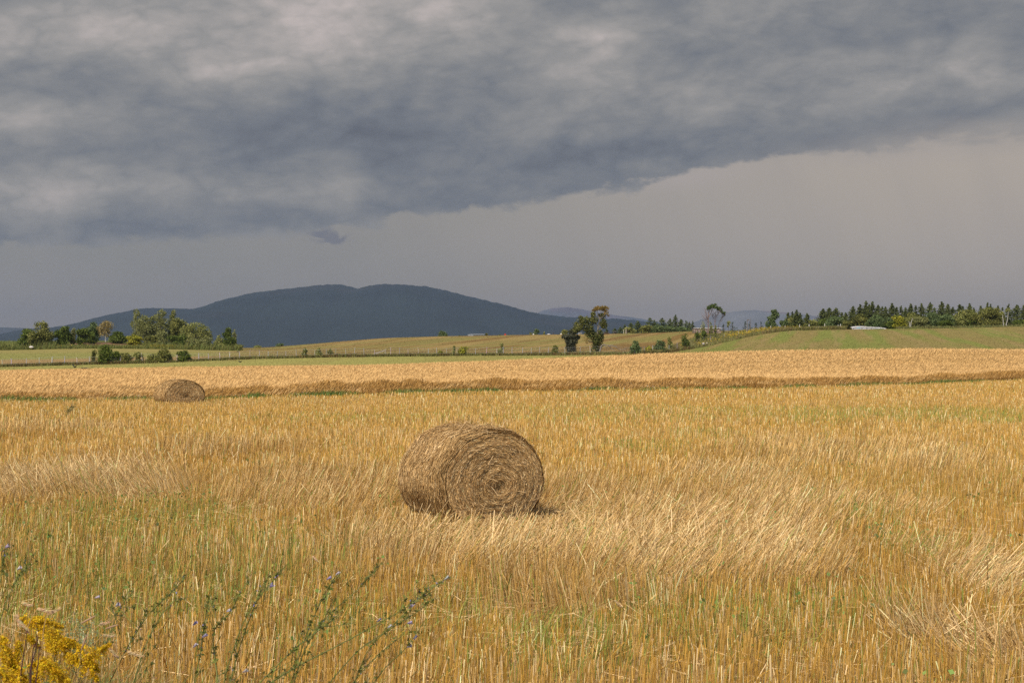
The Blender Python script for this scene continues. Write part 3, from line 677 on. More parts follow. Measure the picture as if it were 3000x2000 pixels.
# rougher growth on the far side of the right slope and around the mound
n = 26000; px = rng.uniform(-300, 700, n); Y = 327+np.abs(rng.normal(0, 9, n)); X = (px-1500)/F*Y
bare = ((px-305)/150.)**2+((Y-343)/10.)**2 < 1; X, Y, px = X[~bare], Y[~bare], px[~bare]; n = len(X)
blades(vg, X, Y, rng.uniform(.3, 1.0, n)*(1+.9*(rng.random(n) < .35)*((px < 160) | (px > 420))), np.full(n, .13), vary([.17, .18, .045], n, .3), .4, 3)
n = 14000; px = rng.uniform(2260, 2480, n); Y = rng.uniform(328, 336, n); X = (px-1500)/F*Y
blades(vg, X, Y, rng.uniform(.3, 1.1, n), np.full(n, .12), vary([.19, .17, .05], n, .3), .4, 3)
n = 9000; px = rng.uniform(2480, 3250, n); px = np.where(px < 2625, px+160, px); Y = rng.uniform(337, 345, n); X = (px-1500)/F*Y
blades(vg, X, Y, rng.uniform(.2, .8, n), np.full(n, .12), vary([.16, .16, .05], n, .3), .4, 3)
tag(vg.build('rough_verge', M_GREEN), 'dark rough grass and weeds along the fence line and hill crest', 'verge', kind='stuff')
gr = MB()
for (px, Yo, sp, nn, hh) in [(1898, 3, 9, 260, .9), (2150, 6, 34, 500, 1.2), (2215, 6, 35, 520, 1.3), (2190, 3, 12, 160, 1.0), (2245, 4, 24, 350, 1.2), (2285, 4, 26, 320, 1.1), (2330, 4, 18, 220, 1.2), (2050, 6, 16, 120, .9), (2080, 3, 30, 90, .9), (1995, 4, 20, 110, .9)]:
    p = rng.normal(px, sp*.6, nn); nn = nn*2//3; p = p[:nn]; Y = verge_y(p)+rng.uniform(1, Yo+2+(24 if px > 1980 else 0), nn); X = (p-1500)/F*Y
    Cn = np.stack([X, Y, gz(X, Y)+hh*rng.uniform(.45, 1, nn)], 1); quads(gr, Cn, rng.uniform(.12, .22, nn), vary([.48, .34, .03], nn, .2), 1.0, .8)
for (px, sp, nn) in [(480, 16, 260), (450, 10, 160), (505, 12, 90), (410, 40, 160), (370, 60, 120), (260, 60, 120), (545, 15, 60)]:
    p = rng.normal(px, sp, nn); Y = rng.uniform(327, 333, nn); X = (p-1500)/F*Y
    Cn = np.stack([X, Y, gz(X, Y)+rng.uniform(.3, 1.0, nn)], 1); quads(gr, Cn, rng.uniform(.10, .2, nn), vary([.42, .32, .03], nn, .25), 1.0, .8)
tag(gr.build('wild_goldenrod', M_FLOWER), 'hazy yellow goldenrod blooms scattered over the far verges', 'wildflowers', kind='stuff')
# low growth in the pale mown strips, for a soft grain
tf = MB(); n = 60000; px = rng.uniform(-200, 3200, n); Y = rng.uniform(183, 330, n); X = (px-1500)/F*Y; ok = (np.abs(Y-verge_y(px)) > 1) & (Y < verge_y(px)+90)
X, Y = X[ok], Y[ok]; n = len(X); gc = ground_color(X, Y)
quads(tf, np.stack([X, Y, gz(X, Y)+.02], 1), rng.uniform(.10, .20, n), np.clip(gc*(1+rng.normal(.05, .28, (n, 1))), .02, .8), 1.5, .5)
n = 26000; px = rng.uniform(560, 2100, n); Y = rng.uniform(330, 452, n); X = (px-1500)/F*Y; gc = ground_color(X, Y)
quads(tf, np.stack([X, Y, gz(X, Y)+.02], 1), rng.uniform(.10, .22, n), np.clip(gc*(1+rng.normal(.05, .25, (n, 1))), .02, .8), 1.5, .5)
tag(tf.build('short_aftermath', M_GREEN), 'short mown aftermath on the fields beyond the grain', 'grass', kind='stuff')

# ------------------------------------------------------------------ trees and shrubs
BK = np.array([.10, .075, .055]); BIRCH = np.array([.55, .52, .47]); GREYB = np.array([.20, .17, .15])
def lobes_cloud(mb, lobes, n, size, col, col2, shell=.35, up=.3, aspect=.6, clump=1.0):
    vol = np.array([a[3]*a[4]*a[5] for a in lobes])**.67; pick = rng.choice(len(lobes), n, p=vol/vol.sum()); Lb = np.array(lobes)[pick]
    # leaf clumps inside each lobe
    sub = rng.integers(0, 9, n); sr = np.random.default_rng(int(abs(lobes[0][0]*97+lobes[0][2]*31)*10) % 99991+len(lobes)); cen = sr.normal(size=(len(lobes), 9, 3)); cen /= np.linalg.norm(cen, axis=2, keepdims=True); cen *= sr.uniform(.45, .85, (len(lobes), 9, 1))
    shade = sr.uniform(.0, 1, (len(lobes), 9))
    d = cen[pick, sub]+rng.normal(0, .20*clump, (n, 3)); q = rng.random(n) < shell
    d[q] = rdir(q.sum())*rng.uniform(.7, 1.06, q.sum())[:, None]
    P = Lb[:, :3]+d*Lb[:, 3:6]; P[:, 2] = np.maximum(P[:, 2], .08)
    tm = np.clip(shade[pick, sub]*.7+rng.normal(.15, .22, n), 0, 1)
    quads(mb, P, rng.uniform(.6, 1.4, n)*size, np.clip(between(col, col2, tm)*(1+rng.normal(0, .15, (n, 1))), .01, .9), up, aspect)
CAT = {}
def tree(name, px, Y, top, wpx, label, group, cols=((.06, .085, .02), (.14, .17, .05)), lobes=None, n=1300, size=.34, trunk=True, bark=BK, lean=0.0, cat='tree', tr=.13, base=.12, mult=1.0, sprays=0):
    p = pt(px, Y); H = hgt(px, Y, top)*mult; w_ = wpx*(1.12 if Y > 320 else 1.0)/F*Y/2
    t = thing(name, p, label, cat, group); m = MB()
    if lobes is None:
        k = rng.integers(5, 8); lobes = []
        for j in range(k):
            a = j*6.283/k+rng.uniform(0, .6); r = rng.uniform(.25, .62); zz = rng.uniform(.30, .80)
            lobes.append((math.cos(a)*r*w_+lean*zz*H, math.sin(a)*r*w_*.9, zz*H, w_*rng.uniform(.40, .62), w_*.5, H*rng.uniform(.18, .26)))
        lobes.append((lean*H*.8, 0, H*.78, w_*.5, w_*.5, H*.22)); lobes.append((0, 0, H*(base+.12), w_*.85, w_*.8, H*.24))
    else:
        lobes = [(a*w_*2, b*w_*2, c_*H, d*w_*2, d*w_*1.7, e*H) for a, b, c_, d, e in lobes]
    if trunk:
        tm_ = MB(); mid_ = np.array([lean*H*.3, 0, H*.45]); tube(tm_, [(0, 0, -.3), mid_*.5+[.05, 0, 0], mid_, (lean*H*.7, 0, H*.78)], [tr, tr*.8, tr*.55, tr*.15], bark, 7)
        for lb in lobes:
            s0 = mid_*rng.uniform(.35, 1.0); e_ = np.array(lb[:3]); tube(tm_, [s0, (s0+e_)/2+[0, 0, .08*H], e_+[0, 0, lb[5]*.4]], [tr*.45, tr*.3, tr*.1], bark, 5)
        tm_.build('trunk', M_BARK, t)
    else:
        tm_ = MB()
        for j in range(6):
            a = rng.uniform(0, 6.283); r_ = rng.uniform(.2, .7)*w_; tube(tm_, [(0, 0, -.1), (math.cos(a)*r_*.5, math.sin(a)*r_*.5, H*.4), (math.cos(a)*r_, math.sin(a)*r_, H*.75)], [.05, .035, .012], bark, 5)
        tm_.build('stems', M_BARK, t)
    lobes_cloud(m, lobes, int(n*2.6), size*1.2, cols[0], cols[1])
    if sprays:      # upright twigs ruffled by the wind
        lb = np.array(lobes)[rng.integers(0, len(lobes), sprays)]; d = rdir(sprays); d[:, 2] = np.abs(d[:, 2]); A = lb[:, :3]+d*lb[:, 3:6]*.9
        for q in range(5):
            quads(m, A+np.array([.16, 0, .30])*q*size*1.2+rng.normal(0, .05, (sprays, 3)), size*(.8-.1*q), vary(cols[1], sprays, .2), 1.2, .45)
    m.build('crown' if trunk else 'foliage', M_LEAF, t)
    return t
def conifer(px, Y, top, wpx, label, group, lean=.0, col=((.025, .045, .016), (.065, .095, .035)), n=1100, name='spruce_tree', ragged=1.0, size=.30):
    p = pt(px, Y); H = hgt(px, Y, top); w_ = wpx/F*Y/2; t = thing(name, p, label, 'tree', group)
    tm_ = MB(); tube(tm_, [(0, 0, -.3), (lean*H*.15, 0, H*.5), (lean*H*.6, 0, H*.99)], [.14, .08, .012], BK, 6); tm_.build('trunk', M_BARK, t)
    m = MB(); nb = int(n/11); zt = rng.beta(1.0, 1.25, nb); zt = np.clip(zt, .02, .985); a = rng.uniform(0, 6.283, nb)
    whorl = np.round(zt*11)/11; zt = zt*.8+whorl*.2+rng.normal(0, .012, nb)
    rmax = w_*(np.minimum(1, (1-zt)*1.45)**.9)*rng.uniform(.4, 1.3, nb)*ragged+.05
    tt = np.linspace(.15, 1, 11)[None]; ax = lean*H*(zt**1.6)*.6
    x = ax[:, None]+np.cos(a)[:, None]*rmax[:, None]*tt+lean*1.2*rmax[:, None]*tt; y = np.sin(a)[:, None]*rmax[:, None]*tt
    z = zt[:, None]*H+rmax[:, None]*(.32*tt**2-.28*tt)+.03
    P = np.stack([x, y, z], -1).reshape(-1, 3)+rng.normal(0, .06, (nb*11, 3)); P[:, 2] = np.clip(P[:, 2], .05, H*1.0)
    tm = np.clip(np.repeat(rng.uniform(0, .8, nb), 11)+np.tile(tt[0], nb)*.3+rng.normal(0, .15, nb*11), 0, 1)
    quads(m, P, rng.uniform(.6, 1.3, nb*11)*size, np.clip(between(col[0], col[1], tm)*(1+rng.normal(0, .12, (nb*11, 1))), .01, .9), .0, .5)
    lt = np.stack([lean*H*.6+rng.normal(0, .04, 14), rng.normal(0, .04, 14), np.linspace(H*.90, H, 14)], 1); quads(m, lt, .20, vary(col[0], 14, .2), 2.0, .5)
    m.build('crown', M_LEAF, t); return t

_k = 1.8
DG = ((.030, .050, .010), (.085, .115, .022)); OL = ((.055, .070, .020), (.145, .150, .050)); PG_ = ((.080, .095, .036), (.165, .18, .082))
BG = ((.035, .060, .025), (.095, .130, .060)); YG = ((.12, .14, .015), (.27, .27, .035)); TN = ((.12, .10, .045), (.23, .195, .095)); SG = ((.08, .10, .03), (.18, .19, .075))
DG, OL, PG_, BG, YG, TN, SG = [tuple((q[0]*_k*1.02, q[1]*_k*.93, q[2]*_k*.72) for q in z) for z in (DG, OL, PG_, BG, YG, TN, SG)]
G1 = 'trees and shrubs on the left mound'
tree('broadleaf_tree', 80, 336, 962, 58, 'dark green low bushy tree at the left foot of the big round olive tree', G1, DG, n=1500)
tree('broadleaf_tree', 122, 334, 943, 72, 'big round olive tree at the far left with a short bare trunk', G1, OL, n=2400)
tree('broadleaf_tree', 186, 338, 957, 46, 'dark green tree just right of the big round olive tree, before the mountain foot', G1, DG, n=1300)
tree('young_tree', 214, 341, 958, 18, 'small pale thin tree between two dark round trees on the mound', G1, PG_, n=420, size=.26)
tree('broadleaf_tree', 240, 340, 962, 36, 'dark rounded tree above the left end of the bare earth bank', G1, DG, n=1000)
tree('broadleaf_tree', 274, 356, 943, 42, 'bluish green airy tree beside the tan tree', G1, BG, n=1200)
tree('dying_tree', 309, 354, 938, 46, 'tan half-bare tree with a white trunk on the mound', G1, TN, n=700, size=.26, bark=BIRCH, base=.3)
tree('shrub', 270, 345, 972, 32, 'low green shrub under the bluish tree above the bare bank', G1, DG, n=700, trunk=False, cat='shrub')
tree('shrub', 345, 348, 970, 56, 'wide dark green shrub right of the white-trunked tan tree', G1, DG, n=1300, trunk=False, cat='shrub')
YG = tuple(tuple(v*.8 for v in q) for q in YG)
tree('shrub', 394, 344, 981, 44, 'bright yellow-green shrub over the right end of the bare bank', G1, YG, n=1000, trunk=False, cat='shrub')
tree('poplar_tree', 398, 352, 903, 32, 'tallest sparse leaning poplar at the left of the tall clump', G1, PG_, lobes=[(0, 0, .9, .22, .10), (.1, 0, .74, .30, .12), (-.1, 0, .55, .38, .15), (.1, 0, .34, .45, .18), (.25, 0, .82, .14, .07)], n=700, size=.24, lean=.03, sprays=30)
tree('willow_tree', 422, 348, 924, 58, 'ruffled grey-green willow in the left half of the tall clump', G1, PG_, n=1700, size=.27, sprays=60)
tree('poplar_tree', 442, 350, 926, 30, 'olive-brown upright poplar between the willow and the tall pale poplar', G1, SG, lobes=[(.1, 0, .88, .28, .12), (0, 0, .68, .42, .16), (0, 0, .45, .5, .2), (0, 0, .25, .5, .18)], n=900, size=.27, sprays=30)
tree('poplar_tree', 471, 350, 908, 44, 'tall pale grey-green poplar in the middle of the tall clump', G1, PG_, lobes=[(.05, 0, .90, .26, .10), (-.12, 0, .75, .34, .14), (.15, 0, .65, .36, .14), (0, 0, .45, .48, .2), (0, 0, .25, .5, .2)], n=1600, size=.26, sprays=60)
tree('poplar_tree', 503, 352, 908, 26, 'narrow tall poplar on the right of the tall pale one', G1, SG, lobes=[(.2, 0, .90, .26, .10), (.0, 0, .72, .36, .15), (0, 0, .5, .5, .2), (0, 0, .25, .5, .18)], n=900, size=.26, lean=.02, sprays=40)
tree('broadleaf_tree', 523, 345, 932, 62, 'broad olive-green tree right of the narrow poplar', G1, OL, n=2100, size=.30)
tree('broadleaf_tree', 573, 342, 940, 76, 'large round dark-hearted tree at the right end of the tall clump', G1, SG, lobes=[(0, 0, .72, .36, .26), (-.26, 0, .58, .3, .26), (.26, 0, .60, .28, .26), (.38, 0, .40, .2, .2), (0, -.1, .32, .42, .26), (-.3, 0, .28, .26, .22)], n=2300, size=.28)
tree('young_birch', 478, 336, 968, 34, 'small pale birch with a thin white stem in front of the tall clump', G1, PG_, n=650, size=.24, bark=BIRCH, tr=.06)
tree('shrub', 447, 340, 981, 48, 'dark olive shrub beside the right end of the bare bank', G1, OL, n=1000, trunk=False, cat='shrub')
tree('shrub', 520, 336, 983, 50, 'dark brownish shrub under the broad olive tree', G1, DG, n=900, trunk=False, cat='shrub')
tree('shrub', 568, 334, 990, 34, 'pale blue-green shrub at the foot of the large round tree', G1, PG_, n=600, trunk=False, cat='shrub', size=.25)
tree('shrub', 603, 334, 985, 36, 'pale grey-green shrub just right of the large round tree', G1, PG_, n=700, trunk=False, cat='shrub', size=.25)
tree('shrub', 640, 333, 1000, 50, 'low wide shrub left of the lone pointed tree', G1, SG, n=700, trunk=False, cat='shrub', size=.25)
tree('young_tree', 642, 338, 981, 26, 'small yellowish tree close to the left of the lone pointed tree', G1, SG, n=450, size=.25)
tree('pointed_tree', 669, 335, 958, 46, 'lone pointed green tree right of the left clump', G1, DG, lobes=[(0, 0, .85, .16, .14), (-.05, 0, .65, .28, .16), (.05, 0, .42, .38, .2), (0, 0, .2, .45, .2)], n=1300, size=.28, sprays=30)
tree('young_tree', 687, 338, 964, 16, 'slim pale tree against the right side of the lone pointed tree', G1, PG_, n=350, size=.22)
tree('shrub', 700, 333, 1009, 26, 'very low shrub trailing off right of the lone pointed tree', G1, SG, n=260, trunk=False, cat='shrub', size=.24)
tree('shrub', 20, 333, 1006, 44, 'low weedy shrub at the left edge in front of the mound', G1, SG, n=400, trunk=False, cat='shrub', size=.26)
G2 = 'bushes along the fence'
for px, top, wd, lab, cl, n_ in [
    (274, 1024, 14, 'thin upright bush at the left end of the roadside bush row', OL, 350),
    (308, 1009, 50, 'biggest dark green bush of the fence line row', DG, 1500),
    (341, 1028, 27, 'dark bush touching the right side of the biggest one', DG, 650),
    (372, 1032, 31, 'ragged low bush, third right of the biggest dark one', OL, 600),
    (406, 1031, 27, 'thin see-through bush beside the leaning white post', SG, 350),
    (446, 1035, 30, 'pale green left half of the double bush on the fence', SG, 550),
    (481, 1022, 54, 'domed bright olive bush on the fence', OL, 1200),
    (540, 1027, 42, 'round dark bush at the right end of the fence row', DG, 900),
    (893, 1019, 15, 'small round bush by a post, leftmost of three small ones', OL, 220),
    (934, 1019, 20, 'small bright green bush, middle of three small ones', SG, 240),
    (968, 1021, 17, 'small two-headed bush, rightmost of three small ones', OL, 200),
    (1356, 1014, 26, 'bright green rounded bush below the grey flat building', YG, 450),
    (1290, 1026, 12, 'tiny light green bush left of the bright rounded one', YG, 120),
    (1626, 1010, 21, 'small oval green bush left of the dark grey-green thicket', OL, 420),
    (1861, 997, 34, 'leafy green bush at the right end of the fallen branch', BG, 700),
    (1932, 995, 38, 'dark green bush right of the yellow goldenrod patch', BG, 800),
    (1963, 984, 16, 'slim pale bush next to a leaning post on the hill', SG, 250),
    (2008, 977, 24, 'dark rounded bush part way up the weedy hill', DG, 420),
    (1900, 1012, 22, 'low yellowish bush between the two leafy green ones', YG, 260),
    (2043, 970, 16, 'narrow dark sapling in front of the timber stack', DG, 180),
    (2062, 968, 18, 'squat dark sapling in front of the timber stack', DG, 180)]:
    yy = float(verge_y(px))+(.8 if px < 1900 else 3.0 if px < 2030 else 30)
    tree('bush', px, yy, top, wd*1.15, lab, G2, cl, n=n_, size=.20, trunk=False, cat='bush')
tree('sapling', 1330, 229, 1011, 10, 'thin pale sapling left of the bright rounded bush', G2, SG, n=130, size=.18, cat='sapling', tr=.04)
tree('sapling', 1468, 229, 1004, 22, 'scrawny brown-stemmed sapling on the fence near the middle', G2, SG, lobes=[(.05, 0, .85, .22, .14), (.2, 0, .6, .22, .14), (-.2, 0, .35, .26, .16), (.05, 0, .3, .25, .2)], n=330, size=.17, cat='sapling', tr=.05)
# dark thicket and the maple
tree('thicket', 1673, 233, 962, 56, 'dark grey-green flat-topped thicket left of the orange-topped maple', None,
     ((.05, .055, .030), (.13, .13, .075)), lobes=[(.12, 0, .88, .24, .12), (-.1, 0, .68, .38, .11), (.02, 0, .52, .34, .16), (.25, 0, .66, .24, .1), (-.35, 0, .70, .14, .06), (0, 0, .30, .28, .22), (.05, 0, .12, .24, .12)], n=2400, size=.20, bark=np.array([.13, .08, .07]), cat='tree')
p = pt(1749, 232); t = thing('maple_tree', p, 'tall forked maple with orange leaves at its top, beside the fallen branch', 'tree'); s_ = 232/F
def LP(px, row, dy=0): return np.array([(px-1749)*s_, dy, (HR-row)*s_+CH-p[2]])
m = MB(); tk = np.array([.17, .145, .11])
tube(m, [LP(1749, 1042), LP(1748, 1015), LP(1750, 990), LP(1752, 960), LP(1757, 935), LP(1762, 905)], [.20, .18, .15, .11, .07, .03], tk, 7)
for pl in [[(1750, 985), (1735, 968), (1712, 955), (1692, 950)], [(1735, 968), (1722, 945), (1712, 930)], [(1752, 960), (1740, 930), (1735, 915), (1742, 902)], [(1757, 935), (1768, 925), (1778, 918)],
           [(1752, 962), (1766, 945), (1772, 940)], [(1752, 970), (1765, 962), (1774, 950)], [(1749, 1010), (1738, 1002), (1722, 996), (1712, 990)], [(1749, 1020), (1733, 1010), (1728, 1000)], [(1757, 935), (1750, 915), (1752, 900)],
           [(1770, 922), (1780, 920), (1785, 926)], [(1735, 968), (1700, 965), (1685, 958)], [(1748, 1000), (1700+25, 1003), (1716, 1010)]]:
    dy = rng.uniform(-.8, .8); k = len(pl); tube(m, [LP(a, b, dy*i/(k-1)) for i, (a, b) in enumerate(pl)], np.linspace(.07, .015, k), tk, 5)
m.build('trunk', M_BARK, t); m = MB()
def LB(px, row, rx, ry, dy=0): q = LP(px, row, dy); return (q[0], q[1], q[2], rx*s_, rx*s_*.9, ry*s_)
GM = ((.06, .075, .018), (.19, .185, .05)); OM = ((.16, .125, .03), (.34, .215, .055))
lobes_cloud(m, [LB(1752, 1005, 17, 24), LB(1757, 985, 14, 20, -.4), LB(1745, 1025, 14, 14)], 1700, .26, (.04, .055, .012), (.13, .14, .03))
lobes_cloud(m, [LB(1722, 958, 17, 15), LB(1695, 955, 17, 14, .3), LB(1712, 940, 17, 12, -.3), LB(1728, 975, 16, 14, .4), LB(1702, 932, 8, 8), LB(1690, 965, 12, 10), LB(1740, 938, 14, 12), LB(1738, 985, 16, 16)], 3600, .25, *GM, clump=1.3)
lobes_cloud(m, [LB(1766, 945, 11, 12), LB(1763, 925, 12, 9, .4), LB(1738, 920, 8, 7), LB(1770, 955, 9, 8)], 1200, .24, *GM, clump=1.3)
lobes_cloud(m, [LB(1755, 902, 17, 6), LB(1770, 903, 13, 8, .3), LB(1743, 908, 9, 5), LB(1776, 915, 8, 7), LB(1782, 924, 4, 4)], 1000, .22, *OM, clump=1.2)
lobes_cloud(m, [LB(1714, 993, 9, 6), LB(1722, 1000, 8, 7)], 120, .18, *OM)
m.build('crown', M_LEAF, t)
# fallen branch
p = pt(1800, 229.5); t = thing('fallen_branch', p, 'bare grey dead branch lying from the maple foot towards the bush', 'dead branch'); m = MB(); s_ = 229.5/F
def LP(px, row, dy=0): return np.array([(px-1800)*s_, dy, (HR-row)*s_+CH-p[2]])
for pl, r0 in [([(1757, 1030), (1762, 1012), (1770, 1009), (1782, 1012), (1790, 1020), (1800, 1026)], .15), ([(1782, 1012), (1795, 1012), (1806, 1017), (1815, 1023), (1826, 1023), (1842, 1021)], .11), ([(1770, 1010), (1776, 1018), (1788, 1024)], .07), ([(1812, 1021), (1822, 1027), (1845, 1026)], .05), ([(1800, 1014), (1810, 1012), (1818, 1016)], .04), ([(1826, 1023), (1838, 1018), (1848, 1020)], .04)]:
    tube(m, [LP(a, b, rng.uniform(-.2, .2)) for a, b in pl], np.linspace(r0*.75, r0*.2, len(pl)), np.array([.20, .17, .145]), 6)
m.build('dead_limbs', M_WOOD, t)
# wind-shaped trees on the hill
def windswept(px, Y, top, pls, crowns, label, n=900, twigs=70):
    global rng
    p = pt(px, Y); t = thing('windswept_tree', p, label, 'tree', 'windswept trees on the hill'); s_ = Y/F
    LP = lambda a, b, dy=0: np.array([(a-px)*s_, dy, (HR-b)*s_+CH-p[2]])
    m = MB(); bk = np.array([.19, .125, .105])
    for pl, r0 in pls:
        dy = rng.uniform(-.6, .6); k = len(pl); P = [LP(a, b, dy*i/(k-1)) for i, (a, b) in enumerate(pl)]; tube(m, P, np.linspace(r0, r0*.25, k), bk, 6)
        for j in range(twigs//len(pls)):
            q = P[0]+(P[-1]-P[0])*rng.uniform(.3, 1); e = q+np.array([rng.normal(.0, .55), rng.normal(0, .5), rng.uniform(.3, 1.1)]); tube(m, [q, (q+e)/2+[.05, 0, .05], e], [.025, .016, .008], bk*.9, 4)
    m.build('trunk', M_BARK, t); m = MB()
    lobes_cloud(m, [(*LP(a, b, dy), rx*s_, rx*s_*.8, ry*s_) for a, b, rx, ry, dy in crowns], n, .22, (.045, .075, .014), (.13, .175, .04), shell=.5, up=.2)
    m.build('crown', M_LEAF, t)
windswept(2075, 292, 890, [([(2075, 975), (2075, 940), (2076, 915), (2072, 900)], .12), ([(2076, 930), (2084, 915), (2092, 900)], .07), ([(2076, 945), (2068, 925), (2066, 908)], .05), ([(2075, 925), (2080, 905), (2084, 897)], .05), ([(2075, 955), (2064, 940), (2060, 925)], .035)],
          [(2080, 900, 9, 5, 0), (2088, 895, 9, 5, .3), (2076, 904, 6, 4, -.3), (2095, 901, 6, 4, 0), (2096, 892, 5, 3, 0)], 'largest windswept tree, bare below with a green crest blown to the right', 900)
windswept(2094, 293, 893, [([(2094, 960), (2095, 935), (2096, 915), (2102, 905)], .07), ([(2096, 930), (2104, 918), (2110, 910)], .04), ([(2095, 945), (2088, 932), (2086, 920)], .03)],
          [(2105, 905, 7, 5, 0), (2112, 908, 6, 5, .2), (2100, 900, 6, 4, 0), (2110, 901, 4, 3, 0), (2114, 914, 4, 4, 0)], 'middle windswept tree tucked against the right of the largest', 500, 45)
windswept(2104, 294, 914, [([(2104, 962), (2107, 945), (2113, 930), (2119, 920)], .055), ([(2110, 938), (2118, 930), (2122, 922)], .03)],
          [(2120, 917, 5, 4, 0), (2123, 922, 3, 3, 0), (2124, 915, 3, 2, 0)], 'small thin windswept tree leaning right with two leaf tufts', 220, 18)
for px, top, wd, lab in [(2060, 938, 22, 'grey-green bare-twigged bush at the foot of the windswept trees, left side'), (2083, 940, 16, 'small pointed olive bush between the windswept trunks'), (2096, 950, 12, 'low bush under the middle windswept tree')]:
    tree('bush', px, 297, top, wd, lab, G2, SG, n=160, size=.2, trunk=False, cat='bush')
for px, top, wd, lab, cl in [(2119, 949, 9, 'tiny dark spruce right of the windswept trees', DG), (2147, 943, 16, 'small dark rounded spruce on the weedy crest', BG), (2197, 942, 14, 'small ragged spruce below a dead spike', BG), (2183, 942, 8, 'very small dark fir by the tall post', BG), (2229, 943, 7, 'slim dark fir left of the lone bent tree', DG), (2215, 945, 8, 'tiny fir on the goldenrod crest', BG)]:
    conifer(px, 342, top, wd*2.0, lab, 'little firs on the weedy crest', n=300, size=.2)
tree('sapling', 2134, 306, 940, 14, 'thin leaning sapling with a tan leafy head on the crest', None, SG, lobes=[(.1, 0, .88, .4, .14), (-.1, 0, .7, .2, .1)], n=110, size=.18, cat='sapling', tr=.05, lean=.03)
# conifer stands
def wtree(px, Y, top, wd, lab, grp, lean=.05, col=BG, n=1200): return conifer(px, Y, top, wd, lab, grp, lean, col=((.045, .065, .020), (.130, .155, .048)), n=int(n*1.8), size=.36, name='spruce_tree', ragged=1.15)
MIDS = [(1777, 963, 9, 'tiny spruce'), (1801, 961, 12, 'small spruce'), (1817, 957, 14, 'small pointed spruce'), (1830, 949, 14, 'slender spruce with a reddish tip'), (1848, 946, 26, 'spreading spruce'), (1868, 940, 24, 'pointed dark spruce'), (1902, 931, 44, 'broad wind-bent spruce'), (1916, 937, 26, 'short bushy spruce'), (1938, 931, 40, 'broad round-topped spruce'), (1962, 933, 32, 'blunt-topped spruce'), (1977, 922, 24, 'tallest narrow spruce'), (1993, 935, 30, 'pointed bent spruce'), (2008, 939, 20, 'neat small spruce'), (2019, 941, 18, 'short narrow spruce'), (2028, 941, 14, 'last thin spruce')]
WH = ['right of the maple, standing alone', 'left of the small shed', 'just right of the small dark shed', 'left of the two pale posts', 'behind the dark log shed', 'right of the dark log shed', 'at the left end of the dense middle clump', 'squeezed beside the broad bent one', 'in the middle of the dense middle clump', 'left of the tallest of the middle clump', 'of the middle clump', 'right of the tallest of the middle clump', 'near the right end of the middle clump', 'second from the right in the middle clump', 'at the right end of the middle clump, by the timber stack']
for (px, top, wd, lb), wh in zip(MIDS, WH): wtree(px, 462+rng.uniform(0, 6), top, wd*1.4, lb+' '+wh, 'spruces beyond the brown hill', lean=.07 if px > 1890 else .02, n=1000 if wd > 20 else 450)
for px, top, wd, cl in ((1845, 958, 34, SG), (1890, 952, 40, OL), (1925, 952, 50, BG), (1960, 955, 50, BG), (1998, 957, 50, BG)):
    tree('shrub', px, 460, top, wd, {1845: 'pale scrub behind the log shed', 1890: 'olive scrub below the broad bent spruce', 1925: 'green scrub under the middle clump, centre left', 1960: 'green scrub under the tallest spruce of the middle clump', 1998: 'green scrub under the right end of the middle clump'}[px], 'scrub under the middle spruces', cl, n=800, size=.34, trunk=False, cat='shrub')
RT = [(2306, 917, 16), (2318, 914, 14), (2331, 909, 26), (2342, 917, 14), (2362, 918, 20), (2409, 903, 34), (2426, 901, 36), (2446, 899, 34), (2464, 914, 18), (2475, 916, 16), (2495, 898, 32), (2515, 890, 28), (2534, 882, 32), (2542, 890, 18), (2552, 884, 26), (2570, 893, 26), (2583, 895, 24), (2594, 899, 20), (2611, 887, 32), (2626, 900, 16), (2639, 894, 24), (2652, 899, 20), (2668, 890, 26), (2683, 894, 18), (2698, 889, 26), (2723, 884, 36), (2736, 900, 18), (2758, 884, 32), (2777, 891, 28), (2789, 898, 22), (2810, 892, 28), (2820, 896, 18), (2837, 888, 26), (2853, 901, 8), (2871, 896, 18), (2892, 887, 18), (2900, 890, 16), (2916, 900, 10), (2923, 895, 20), (2937, 901, 8), (2954, 890, 22), (2978, 892, 40), (2998, 893, 24), (3025, 888, 30), (3050, 894, 26), (3080, 890, 30)]
def where(px, i):
    segs = [(2300, 2400, 'of the small group left of the tall clump'), (2400, 2455, 'of the first tall clump'), (2455, 2500, 'above the left end of the white shed roof'), (2500, 2560, 'above the hump of the white shed roof'), (2560, 2605, 'above the right end of the white shed roof'),
            (2605, 2672, 'between the white roof and the forked white trunks'), (2672, 2745, 'just right of the forked white trunks'), (2745, 2830, 'left of the broad olive trees'), (2830, 2935, 'rising out of the broad olive trees'), (2935, 2965, 'by the two single white birch trunks'), (2965, 3200, 'at the right edge of the picture')]
    for a, b, s_ in segs:
        if a <= px < b: return a, s_
from collections import defaultdict
cnt = defaultdict(list)
for q in RT: cnt[where(q[0], 0)[0]].append(q)
ORD = ['leftmost', 'second from left', 'third from left', 'fourth from left', 'fifth from left', 'sixth from left', 'seventh from left']
for a, lst in cnt.items():
    for j, (px, top, wd) in enumerate(lst):
        sz = 'tall' if top < 889 else 'mid-height' if top < 897 else 'short'; sh = 'slim' if wd < 19 else 'wide' if wd > 29 else 'pointed'
        o_ = 'only' if len(lst) == 1 else 'rightmost' if j == len(lst)-1 else ORD[j]
        conifer(px, 352+rng.uniform(-4, 8)-(6 if px < 2400 else 0), top+rng.uniform(-1, 2), wd*1.75, f'{sz} {sh} spruce, {o_} {where(px, 0)[1]}', 'spruces in the long row on the right crest', lean=(.09 if px < 2560 else .03)+rng.normal(0, .02), n=3200 if wd > 24 else 1900, col=((.048, .064, .018), (.130, .148, .044)), size=.36)
